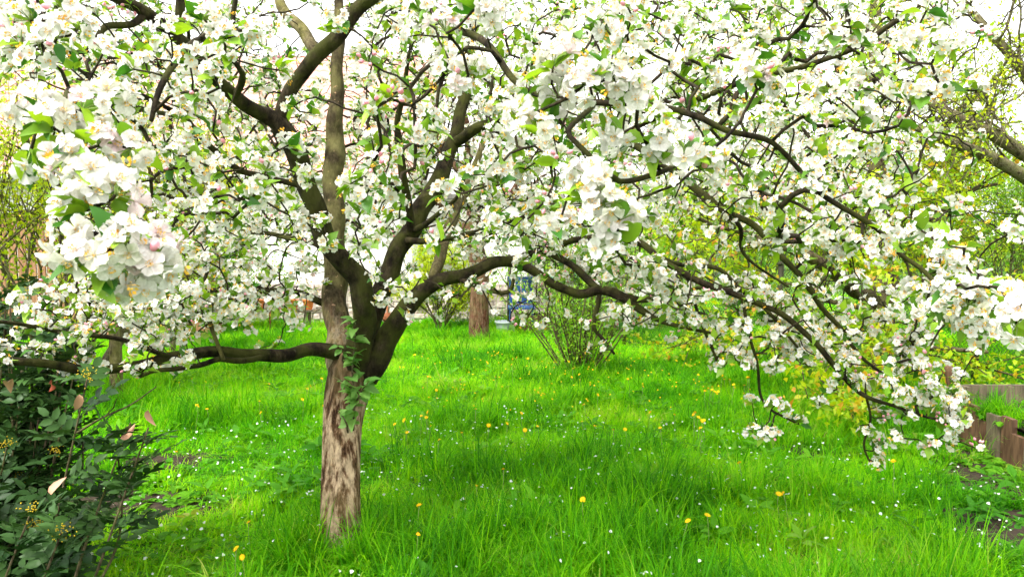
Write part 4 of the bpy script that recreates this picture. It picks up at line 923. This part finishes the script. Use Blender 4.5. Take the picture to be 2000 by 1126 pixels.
# tall tussocks round trunk feet and along the raised bed
cx = [(TB[0], TB[1], .28, 90), *[(*PZ(a, b)[:2], .4, 60) for a, b in ((935, 672), (1135, 738), (1590, 850), (1650, 860), (226, 795))], (3.35, 5.6, .3, 14), (*PZ(1880, 700)[:2], .8, 70), (*PZ(1960, 740)[:2], .7, 70)]
X, Y = [], []
for a_, b_, s, n in cx: X.append(r.normal(a_, s, n)); Y.append(r.normal(b_, s * .8, n))
q = r.uniform(0, 6.28, 70); X.append(TB[0] + np.cos(q) * r.uniform(.13, .26, 70)); Y.append(TB[1] + np.sin(q) * r.uniform(.13, .26, 70))
X, Y = np.concatenate(X), np.concatenate(Y); k = (np.hypot(X - TB[0], Y - TB[1]) > .11) & ~((X > 3.44) & (Y > 4.4) & (Y < 5.85)); X, Y = X[k], Y[k]; n = len(X)
scatter('tall_grass', np.stack([X, Y, np.zeros(n)], 1), np.stack([r.normal(0, .1, n), r.normal(0, .1, n), r.uniform(0, 6.28, n)], 1), np.stack([np.ones(n), np.ones(n), r.uniform(.9, 1.5, n)], 1), r.integers(5, 9, n), GL, 'tall arching grass tussocks around the tree feet and the fence', 'grass')
WL = lib('weed_library')
for k in range(3): WL.objects.link(broad_mesh('a_weed', 7, .055, 600 + k, M_WEED, .4, .42))
for k in range(2): WL.objects.link(broad_mesh('b_weed', 6, .10, 620 + k, M_WEED, .9, .2))
x1, y1 = field(900, 2.0, 8.5)
x2 = r.uniform(2.3, 3.9, 900); y2 = r.uniform(2.6, 5.5, 900); k = (x2 > 2.55 + .12 * (y2 - 3)) & (x2 < 3.44); x2, y2 = x2[k], y2[k]
x3 = r.uniform(-2.3, -1.0, 260); y3 = r.uniform(3.2, 5.2, 260)
x, y = np.concatenate([x1, x2, x3]), np.concatenate([y1, y2, y3]); n = len(x)
idx = np.where(np.arange(n) < len(x1), r.integers(0, 5, n), r.integers(0, 3, n))
scatter('weeds', np.stack([x, y, np.where(np.arange(n) < len(x1), .06, .01)], 1), np.stack([r.normal(0, .15, n), r.normal(0, .15, n), r.uniform(0, 6.28, n)], 1), np.repeat(r.uniform(.6, 1.3, n)[:, None], 3, 1), idx, WL, 'low broad-leaved weeds growing among the grass', 'weeds')
# fallen petals
n = 2200; a_ = r.uniform(0, 6.28, n); q = np.sqrt(r.uniform(0, 1, n)) * 3.4
pp = np.stack([TB[0] + .7 + q * np.cos(a_), TB[1] - .5 + q * np.sin(a_), r.uniform(.03, .19, n)], 1); pp = pp[pp[:, 1] > 1.9]
pt = leaf_tmpl(3, .3, .2, .42); mb = MB(); n = len(pp)
inst(mb, pt, leaf_frames(r.normal(0, 1, (n, 3)) * [1, 1, .3], jit=.6, r=r) * r.uniform(.012, .022, n)[:, None, None], pp, np.full((n, 3), .5))
tag(mb.build('fallen_petals', M_PETAL), 'white fallen petals scattered over the grass', 'petals', kind='stuff')

# small yellow flowers too far off to tell apart
n = 170; q = [PZ(r.uniform(820, 1480), 680 + 110 * r.uniform()**1.3, .2) for _ in range(n)]; mb = MB()
inst(mb, FT, frames(r.normal(0, .4, (n, 3)) + [0, 0, 1]) * np.array([.017, .017, .010]), np.array(q) + np.column_stack([np.zeros((n, 2)), r.uniform(-.06, .06, n)]), np.full((n, 3), .5)); tag(mb.build('yellow_flowers', M_DAND), 'tiny yellow flowers dotted over the far lawn', 'flowers', kind='stuff')
# dandelions
mb = MB(); hd = []
for ring, (rad_, n_, up_) in enumerate(((.019, 16, .15), (.015, 12, .6), (.009, 8, 1.3))):
    a_ = np.arange(n_) / n_ * 2 * PI + ring * .3; hd += [([math.cos(q), math.sin(q), up_], rad_) for q in a_]
inst(mb, leaf_tmpl(2, .1, .15, .16), leaf_frames(np.array([h[0] for h in hd]), jit=.05, r=r) * np.array([h[1] for h in hd])[:, None, None], np.array([[0, 0, .002]] * len(hd)), np.full((len(hd), 3), .5))
head_me = mb.mesh('flower_head', [M_DAND])
mb = MB(); add_tube(mb, np.array([[0, 0, -.02], [.008, .004, .1], [.002, .01, .18], [0, 0, .24]]), np.array([.0022, .002, .002, .003]), 5); stalk_me = mb.mesh('stalk', [M_PED])
spots = [(818, 993), (488, 1020), (462, 1078), (478, 1082), (816, 1055), (796, 828), (817, 820), (828, 815), (776, 832), (1525, 958), (1383, 998), (1543, 965), (790, 845), (1450, 905), (980, 925), (1150, 985), (930, 955), (1300, 842), (1730, 858), (1750, 915), (855, 860), (1330, 1030), (345, 880)]
for k in range(60): spots.append((r.uniform(760, 1500), 690 + 160 * r.uniform()**1.5))
for k in range(14): spots.append((r.uniform(350, 640), 740 + 60 * r.uniform()))
for k in range(14): spots.append((r.uniform(1380, 1480), 735 + 40 * r.uniform()))
for i, (px, py) in enumerate(spots):
    p = PZ(px, py, .22); e = empty('dandelion', (p[0], p[1], 0), 'yellow dandelion flower on a thin stalk in the grass', 'flower', 'dandelions in the grass')
    e.rotation_euler = (r.normal(0, .1), r.normal(0, .1), r.uniform(0, 6)); s = r.uniform(.65, .95); e.scale = (s, s, r.uniform(.85, 1.1))
    a_ = bpy.data.objects.new('stalk', stalk_me); b_ = bpy.data.objects.new('flower_head', head_me)
    for o_ in (a_, b_): COL.objects.link(o_); o_.parent = e
    b_.location = (0, 0, .24); b_.rotation_euler = (r.normal(0, .35), r.normal(0, .35), 0)

# ------------------------------------------------------------------ raised bed at the path
e = empty('raised_bed', (3.5, 5.4, 0), 'wooden raised garden bed with upright boards, dark soil and weeds by the wire fence', 'planter')
y = 5.72
for k in range(9):
    r_ = np.random.default_rng(700 + k); wd = r_.uniform(.11, .16); h = r_.uniform(.22, .34) if k else .44; tl = r_.normal(0, .04)
    M_ = Matrix.Translation((3.48 + r_.normal(0, .012), y - wd / 2, 0)) @ Matrix.Rotation(tl, 4, 'X') @ Matrix.Rotation(r_.normal(0, .05), 4, 'Y')
    mb = MB(); mb.box((-.016, -wd / 2 + .004, -.05), (.016, wd / 2 - .004, h), 0, M_); mb.build('board', (M_WOOD, M_WOOD2)[k % 3 > 0], e, smooth=False); y -= wd
for k, (x0, x1, z0, z1) in enumerate(((3.56, 4.05, .16, .43), (4.06, 4.75, .17, .42))):
    mb = MB(); mb.box((x0, 5.74, z0), (x1, 5.775, z1), 0); mb.build('plank', M_WOOD, e, smooth=False)
mb = MB(); pp = np.array([[3.52, 5.82, -.05], [3.53, 5.82, .3], [3.50, 5.82, .45], [3.47, 5.82, .56]]); V, F, F2 = tube(*spline(pp, np.array([.045, .042, .04, .032]), .03), 10); mb.addm(V, [(F, 0), (F2, 0)]); mb.build('corner_stump', M_WOOD2, e)
mb = MB(); mb.box((-.016, -.016, 0), (.016, .016, .36), 0, Matrix.Translation((3.70, 5.45, .12)) @ Matrix.Rotation(.06, 4, 'Y')); mb.build('stake', M_WOOD, e, smooth=False)
gx, gy = np.meshgrid(np.linspace(3.50, 4.75, 26), np.linspace(4.4, 5.74, 28), indexing='ij'); gv = np.stack([gx, gy, gx * 0], -1).reshape(-1, 3)
gv[:, 2] = .24 + .05 * vnoise(gv * 6, 4) + .02 * vnoise(gv * 17, 5) + .06 * np.clip((gv[:, 0] - 3.5) / .4, 0, 1)
i, j = np.meshgrid(np.arange(25), np.arange(27), indexing='ij'); q = (i * 28 + j).ravel(); mb = MB(); mb.add(gv, np.stack([q, q + 28, q + 29, q + 1], 1)); mb.build('soil', M_SOIL, e)
n = 80; X, Y = r.uniform(3.46, 4.3, n), r.uniform(4.6, 5.7, n)
scatter('bed_weeds', np.stack([X, Y, np.full(n, .27)], 1), np.stack([r.normal(0, .2, n), r.normal(0, .2, n), r.uniform(0, 6, n)], 1), np.repeat(r.uniform(.7, 1.4, n)[:, None], 3, 1), r.integers(0, 5, n), WL, 'broad weeds sprouting from the raised bed soil', 'weeds')
n = 46; X, Y = np.concatenate([r.normal(3.60, .08, 26), r.uniform(3.48, 4.3, 20)]), np.concatenate([r.normal(5.4, .16, 26), r.uniform(4.8, 5.7, 20)])
scatter('bed_grass', np.stack([X, Y, np.full(n, .26)], 1), np.stack([r.normal(0, .25, n), r.normal(0, .25, n), r.uniform(0, 6, n)], 1), np.stack([np.full(n, .8), np.full(n, .8), r.uniform(.7, 1.1, n)], 1), r.integers(5, 9, n), GL, 'grass tufts hanging over the raised bed boards', 'grass')

# ------------------------------------------------------------------ wire fence
FP_ = [(7.6, 6.9), (4.87, 7.7), (3.27, 9.0), (1.65, 10.8), (-.05, 12.8)]
e = empty('wire_fence', (4.87, 7.7, 0), 'chain-link wire fence on dark posts behind the raised bed', 'fence')
for x, y in FP_:
    mb = MB(); hh = 1.25; add_tube(mb, np.array([[x, y, -.05], [x, y, hh * .5], [x + .01, y, hh]]), np.array([.036, .034, .034]), 8); add_tube(mb, np.array([[x, y, hh - .005], [x, y, hh + .02]]), np.array([.04, .03]), 8); mb.build('post', M_POSTG, e)
def zig(p0, p1, h, cell, rad, sd):
    """wire diamonds between two posts"""
    mb = MB(); p0, p1 = np.array(p0), np.array(p1); L = np.linalg.norm(p1 - p0); u = (p1 - p0) / L; nrm = np.array([-u[1], u[0]]); nz = int(h / (cell / 2)); nx = int(L / cell)
    z = np.arange(nz + 1) * cell / 2 + .04; k = np.arange(nz + 1) % 2
    for ph in (0, 1):
        for i in range(nx):
            s = (i + .5 * ph + np.where(k == 0, 0, .5 if ph == 0 else -.5)) * cell if False else (i + np.where(k == 0, 0.02, .98) * .5 + .5 * ph) * cell
            off = np.where(k == 0, rad, -rad) * (1 if ph else -1)
            P_ = np.stack([p0[0] + u[0] * s + nrm[0] * off, p0[1] + u[1] * s + nrm[1] * off, z], 1)
            V, F, _ = tube(P_, np.full(len(P_), rad), 3, cap=False); mb.add(V, F)
    return mb
for a_, b_ in zip(FP_[:-1], FP_[1:]): zig(a_, b_, 1.15, .075, .0042, 0).build('wire_mesh', M_WIRE, e)
for z in (.06, .62, 1.19):
    mb = MB(); add_tube(mb, np.array([[x, y, z] for x, y in FP_]), np.full(len(FP_), .003), 5); mb.build('tension_wire', M_WIRE, e)

# ------------------------------------------------------------------ far side: board fence, stone wall, house, shed, garden things
e = empty('board_fence', (-6.5, 11.2, 0), 'stained brown board fence behind the budding shrubs', 'fence')
for k in range(52):
    r_ = np.random.default_rng(800 + k); x = -11.5 + k * .135; y = 10.9 + (x + 11) * .10
    mb = MB(); mb.box((x - .062, y - .012, -.02), (x + .062, y + .012, 1.95 + r_.normal(0, .012)), 0); mb.build('board', M_FENCEB, e, smooth=False)
for z in (.45, 1.5):
    mb = MB(); M_ = Matrix.Translation((-11.55, 10.875, z)) @ Matrix.Rotation(math.atan(.10), 4, 'Z'); mb.box((0, .03, -.04), (7.0, .075, .04), 0, M_); mb.build('rail', M_FENCEB, e, smooth=False)
mb = MB(); M_ = Matrix.Translation((-11.55, 10.845, 1.98)) @ Matrix.Rotation(math.atan(.10), 4, 'Z'); mb.box((0, -.04, -.015), (7.05, .09, .015), 0, M_); mb.build('cap_rail', M_WOOD, e, smooth=False)
# rubble wall: pale stones in rough courses
mb = MB(); x = -5.6; rows = []
for row in range(7):
    x = -5.7 + r.uniform(0, .1); z = .0 + row * .105
    while x < 1.1:
        wd = r.uniform(.09, .22); h = .105; cx_, cz_ = x + wd / 2, z + h / 2; y0 = 13.35 + r.normal(0, .012)
        V = np.array([[sx * (wd / 2 - .008), sy * .09, sz * (h / 2 - .007)] for sx in (-1, 1) for sy in (-1, 1) for sz in (-1, 1)]) + r.normal(0, .008, (8, 3)) + [cx_, y0, cz_]
        mb.add(V, [[0, 1, 3, 2], [4, 6, 7, 5], [0, 4, 5, 1], [2, 3, 7, 6], [0, 2, 6, 4], [1, 5, 7, 3]]); x += wd
e = empty('stone_wall', (-2.3, 13.4, 0), 'low pale rubble stone wall along the far edge of the lawn', 'wall')
mb.build('stones', M_STONE, e, smooth=False, kind='stuff')
mb = MB(); mb.box((-5.7, 13.30, -.05), (1.1, 13.62, .72), 0); mb.build('mortar_core', M_STONE, e, smooth=False)
# house: white walls, red tiled roof
e = empty('white_house', (-8, 17, 0), 'white rendered house with red tiled roof behind the stone wall', 'house')
HX0, HX1, HY0, HY1, EV = -16.0, -2.3, 17.0, 24.0, 3.15
wins = [(-13.2, -12.0), (-10.6, -9.4), (-7.6, -6.4)]
xs_ = [HX0] + [v for w_ in wins for v in w_] + [HX1]; mb = MB()
for i in range(len(xs_) - 1):
    if i % 2 == 0: mb.box((xs_[i], HY0, 0), (xs_[i + 1], HY0 + .3, EV), 0)
    else: mb.box((xs_[i], HY0, 0), (xs_[i + 1], HY0 + .3, 1.0), 0); mb.box((xs_[i], HY0, 2.35), (xs_[i + 1], HY0 + .3, EV), 0)
mb.box((HX0, HY0 + .3, 0), (HX0 + .3, HY1, EV), 0); mb.box((HX1 - .3, HY0 + .3, 0), (HX1, HY1, EV), 0); mb.box((HX0 + .3, HY1 - .3, 0), (HX1 - .3, HY1, EV), 0)
for xx in (HX0, HX1 - .3):
    V = np.array([[xx, HY0, EV], [xx, HY1, EV], [xx, (HY0 + HY1) / 2, 6.2], [xx + .3, HY0, EV], [xx + .3, HY1, EV], [xx + .3, (HY0 + HY1) / 2, 6.2]])
    mb.addm(V, [([[0, 1, 2], [3, 5, 4]], 0), ([[0, 2, 5, 3], [1, 4, 5, 2]], 0)])
mb.build('wall', M_WALLW, e, smooth=False)
for x0, x1 in wins:
    mb = MB(); mb.box((x0, HY0 + .13, 1.0), (x1, HY0 + .15, 2.35), 0); wo_ = mb.build('window', M_GLASSD, e, smooth=False)
    mb = MB()
    for bx in (((x0, 1.0), (x0 + .07, 2.35)), ((x1 - .07, 1.0), (x1, 2.35)), ((x0 + .07, 1.0), (x1 - .07, 1.07)), ((x0 + .07, 2.28), (x1 - .07, 2.35)), (((x0 + x1) / 2 - .035, 1.07), ((x0 + x1) / 2 + .035, 2.28))):
        mb.box((bx[0][0], HY0 + .09, bx[0][1]), (bx[1][0], HY0 + .128, bx[1][1]), 0)
    mb.build('frame', M_WALLW, wo_, smooth=False)
    mb = MB(); mb.box((x0 - .05, HY0 - .08, .94), (x1 + .05, HY0 - .002, .995), 0); mb.build('sill', M_GREYP, wo_, smooth=False)
# roof in stepped, rolled tile courses
mb = MB(); ym = (HY0 + HY1) / 2; nc = 14; nx = 120
for s in (-1, 1):
    for c_ in range(nc):
        t0, t1 = c_ / nc, (c_ + 1) / nc + .01
        ya, yb = (HY0 - .45 + t0 * (ym - HY0 + .45), HY0 - .45 + t1 * (ym - HY0 + .45)); za, zb = EV - .25 + t0 * (6.4 - EV + .25) + .05, EV - .25 + t1 * (6.4 - EV + .25)
        if s > 0: ya, yb = 2 * ym - ya, 2 * ym - yb
        X = np.linspace(HX0 - .3, HX1 + .3, nx * 2 + 1); wv = .035 * np.abs(np.sin(np.arange(nx * 2 + 1) * PI / 4))
        V = np.concatenate([np.stack([X, np.full_like(X, ya), za + wv], 1), np.stack([X, np.full_like(X, yb), zb + wv], 1), np.stack([X, np.full_like(X, ya), za + wv - .05], 1)])
        k = np.arange(nx * 2); m_ = nx * 2 + 1; mb.add(V, np.concatenate([np.stack([k, k + 1, k + 1 + m_, k + m_], 1), np.stack([k + 2 * m_, k + 1 + 2 * m_, k + 1, k], 1)]))
rf = mb.build('roof', M_TILE, e, smooth=False)
mb = MB(); mb.box((-12.2, 19.6, 5.2), (-11.5, 20.2, 7.0), 0); mb.build('chimney', M_WALLW, rf, smooth=False)
mb = MB(); add_tube(mb, np.array([[HX0 - .3, HY0 - .5, EV - .27], [HX1 + .3, HY0 - .5, EV - .27]]), np.array([.07, .07]), 10); mb.build('gutter', M_GREYP, e)
# white outbuilding behind the second tree
e = empty('white_outbuilding', (-.9, 18.5, 0), 'plain white outbuilding wall showing beside the red-barked tree', 'building')
mb = MB(); mb.box((-2.2, 18.4, 0), (3.2, 21, 2.5), 0); mb.build('wall', M_WALLW, e, smooth=False)
mb = MB(); mb.box((-2.28, 18.2, 2.502), (3.4, 21.2, 2.62), 0); mb.build('roof', M_GREYS, e, smooth=False)
# grey shed
e = empty('grey_shed', (1.2, 15.2, 0), 'small grey weathered board shed behind the teal tarpaulin', 'shed')
for k in range(13):
    mb = MB(); mb.box((.35 + k * .15, 15.0, 0), (.35 + k * .15 + .144, 15.03, 1.2), 0); mb.build('board', M_GREYS, e, smooth=False)
mb = MB(); mb.box((.36, 15.032, 0), (2.29, 16.6, 1.19), 0); mb.build('body', M_GREYS, e, smooth=False)
mb = MB(); M_ = Matrix.Translation((1.32, 15.8, 1.33)) @ Matrix.Rotation(.12, 4, 'X'); mb.box((-1.1, -1.0, -.04), (1.1, 1.0, .04), 0, M_); mb.build('roof', M_GREYS, e, smooth=False)
# tarpaulin-covered pile
gx, gy = np.meshgrid(np.linspace(-1, 1, 24), np.linspace(-1, 1, 18), indexing='ij'); gv = np.stack([gx, gy, gx * 0], -1).reshape(-1, 3)
hgt = np.clip(1.15 - np.abs(gv[:, 0])**4 * 1.1 - np.abs(gv[:, 1])**4 * 1.1, 0, 1); z = hgt * .85 + .06 * vnoise(gv * 4, 8) * hgt; V = np.stack([1.0 + gv[:, 0] * .6, 14.1 + gv[:, 1] * .45, np.maximum(z, 0)], 1)
i, j = np.meshgrid(np.arange(23), np.arange(17), indexing='ij'); q = (i * 18 + j).ravel(); mb = MB(); mb.add(V, np.stack([q, q + 18, q + 19, q + 1], 1))
tag(mb.build('tarpaulin_pile', M_TEAL), 'teal tarpaulin draped over a heap behind the bushes', 'tarpaulin')
# blue garden chair
c0 = PZ(1018, 648); e = empty('garden_chair', c0, 'blue plastic garden chair in the grass near the fence end', 'chair')
def bx(name, lo, hi, mat, par_, M_=None):
    mb = MB(); mb.box(lo, hi, 0, Matrix.Translation(Vector([float(v) for v in par_.location])) @ (M_ or Matrix())); return mb.build(name, mat, par_, smooth=False)
bx('seat', (-.22, -.22, .40), (.22, .22, .43), M_BLUE, e)
for k in range(4): bx('back_slat', (-.2 + k * .105, .2, .46), (-.12 + k * .105, .225, .85), M_BLUE, e)
bx('back_rail', (-.22, .195, .851), (.22, .23, .91), M_BLUE, e)
for sx in (-.2, .17):
    for sy in (-.2, .17): bx('leg', (sx, sy, 0), (sx + .03, sy + .03, .398), M_BLUE, e)
# wooden crate, zinc tub
c0 = PZ(1050, 648); e = empty('wooden_crate', c0, 'slatted brown wooden crate standing beside the blue chair', 'crate')
for k in range(3):
    bx('slat', (-.25, -.2, .02 + k * .1), (.25, -.185, .10 + k * .1), M_WOOD2, e); bx('slat', (-.25, .185, .02 + k * .1), (.25, .2, .10 + k * .1), M_WOOD2, e)
    bx('slat', (-.25, -.183, .02 + k * .1), (-.235, .183, .10 + k * .1), M_WOOD2, e); bx('slat', (.235, -.183, .02 + k * .1), (.25, .183, .10 + k * .1), M_WOOD2, e)
bx('bottom', (-.232, -.182, .02), (.232, .182, .035), M_WOOD2, e)
def pot(px, pyb, z0, mat, name, label, cat, R=.11, H=.2, d=None, group=None):
    c0 = P(px, pyb, d) if d else PZ(px, pyb); c0[2] = z0; e = empty(name, c0, label, cat, group); mb = MB()
    prof = [(R * .7, 0), (R * .98, H * .82), (R * .98, H * .83), (R * 1.1, H * .83), (R * 1.1, H), (R * .95, H), (R * .9, H * .8), (R * .02, H * .78)]
    n = 18; a_ = np.arange(n) / n * 2 * PI; V = np.concatenate([np.stack([c0[0] + p_ * np.cos(a_), c0[1] + p_ * np.sin(a_), np.full(n, z0 + z_)], 1) for p_, z_ in prof])
    F = [[i * n + j, i * n + (j + 1) % n, (i + 1) * n + (j + 1) % n, (i + 1) * n + j] for i in range(len(prof) - 1) for j in range(n)]; mb.add(V, F); mb.build('shell', mat, e)
    return e
pot(985, 650, 0, M_ZINC, 'zinc_tub', 'round grey zinc tub in the grass by the red-barked tree', 'tub', .15, .2)
# pot bench
e = empty('plank_bench', (-4.3, 12.7, 0), 'low plank bench carrying orange pots before the stone wall', 'bench')
bx('board', (-.95, -.14, .30), (.95, .14, .33), M_WOOD, e)
for sx in (-.8, .76): bx('leg', (sx, -.12, 0), (sx + .04, .12, .299), M_WOOD, e)
for k, x in enumerate((-5.05, -4.62, -4.35, -3.75, -3.5)):
    e = pot(1000 + x / 12.7 * FPX, 600, .332, M_TERRA, 'flower_pot', 'orange terracotta pot standing on the plank bench', 'pot', .085 + .01 * (k % 3), .17, 12.7, 'orange pots on the bench')
for k, x in enumerate((-4.84, -4.05)):
    e = empty('black_tray', (x, 12.7, .332), 'black plastic seed tray between the orange pots', 'tray', 'black trays on the bench'); bx('shell', (-.11, -.1, 0), (.11, .1, .012), M_BLACKP, e)
    for lo, hi in (((-.11, -.1, .0125), (.11, -.09, .12)), ((-.11, .09, .0125), (.11, .1, .12)), ((-.11, -.0895, .0125), (-.1, .0895, .12)), ((.1, -.0895, .0125), (.11, .0895, .12))): bx('side', lo, hi, M_BLACKP, e)
for px, pb, h, lb in ((528, 650, .85, 'thin rusty iron stake beside the flower pot bench'), (757, 652, .45, 'short rusty stake with a round plate in front of the stone wall')):
    c0 = PZ(px, pb); e = empty('iron_stake', c0, lb, 'stake'); mb = MB(); add_tube(mb, np.array([c0 - [0, 0, .05], c0 + [0, 0, h]]), np.array([.018, .016]), 8); mb.build('rod', M_RUST, e)
    if h < .5: mb = MB(); add_tube(mb, np.array([c0 + [0, -.02, h * .6], c0 + [0, .02, h * .6]]), np.array([.085, .085]), 14); mb.build('plate', M_RUST, e)
# far hedge closing the view
n = 14000; X = r.uniform(-45, 50, n); Z = 2.3 * r.uniform(0, 1, n)**.7 * (1 + .25 * np.sin(X * .7) * np.sin(X * .23 + 1)); pp = np.stack([X, 34 + r.normal(0, .6, n), Z], 1)
mb = MB(); tc = np.clip(.5 + .3 * vnoise(pp * .6, 3) + r.normal(0, .2, n), 0, 1); inst(mb, LFAR, leaf_frames(r.normal(0, 1, (n, 3)), jit=.8, r=r) * r.uniform(.25, .5, n)[:, None, None], pp, np.stack([tc] * 3, 1))
tag(mb.build('far_hedge', M_GREENL), 'long green hedge closing the view beyond the houses', 'hedge', kind='stuff')
# poles beyond the garden
for px, d, top, lb in ((1303, 34, 9, 'slim grey utility pole rising beyond the garden'), (1402, 30, 7.5, 'pale grey street lamp pole beyond the lime tree')):
    x = (px - 1000) / FPX * d; e = empty('utility_pole', (x, d, 0), lb, 'pole'); mb = MB(); add_tube(mb, np.array([[x, d, 0], [x, d, top * .5], [x, d, top]]), np.array([.15, .13, .10]), 12); mb.build('shaft', M_GREYP, e)
    mb = MB(); mb.box((x - .6, d - .05, top - .35), (x + .6, d + .05, top - .22), 0); mb.build('crossarm', M_GREYP, e, smooth=False)
print('flowers', len(fl_p), 'leaves', len(lf_p), 'twig nodes', cnt - NFIX, 'tris', sum(len(o.data.polygons) * 2 for o in bpy.data.objects if o.type == 'MESH'))
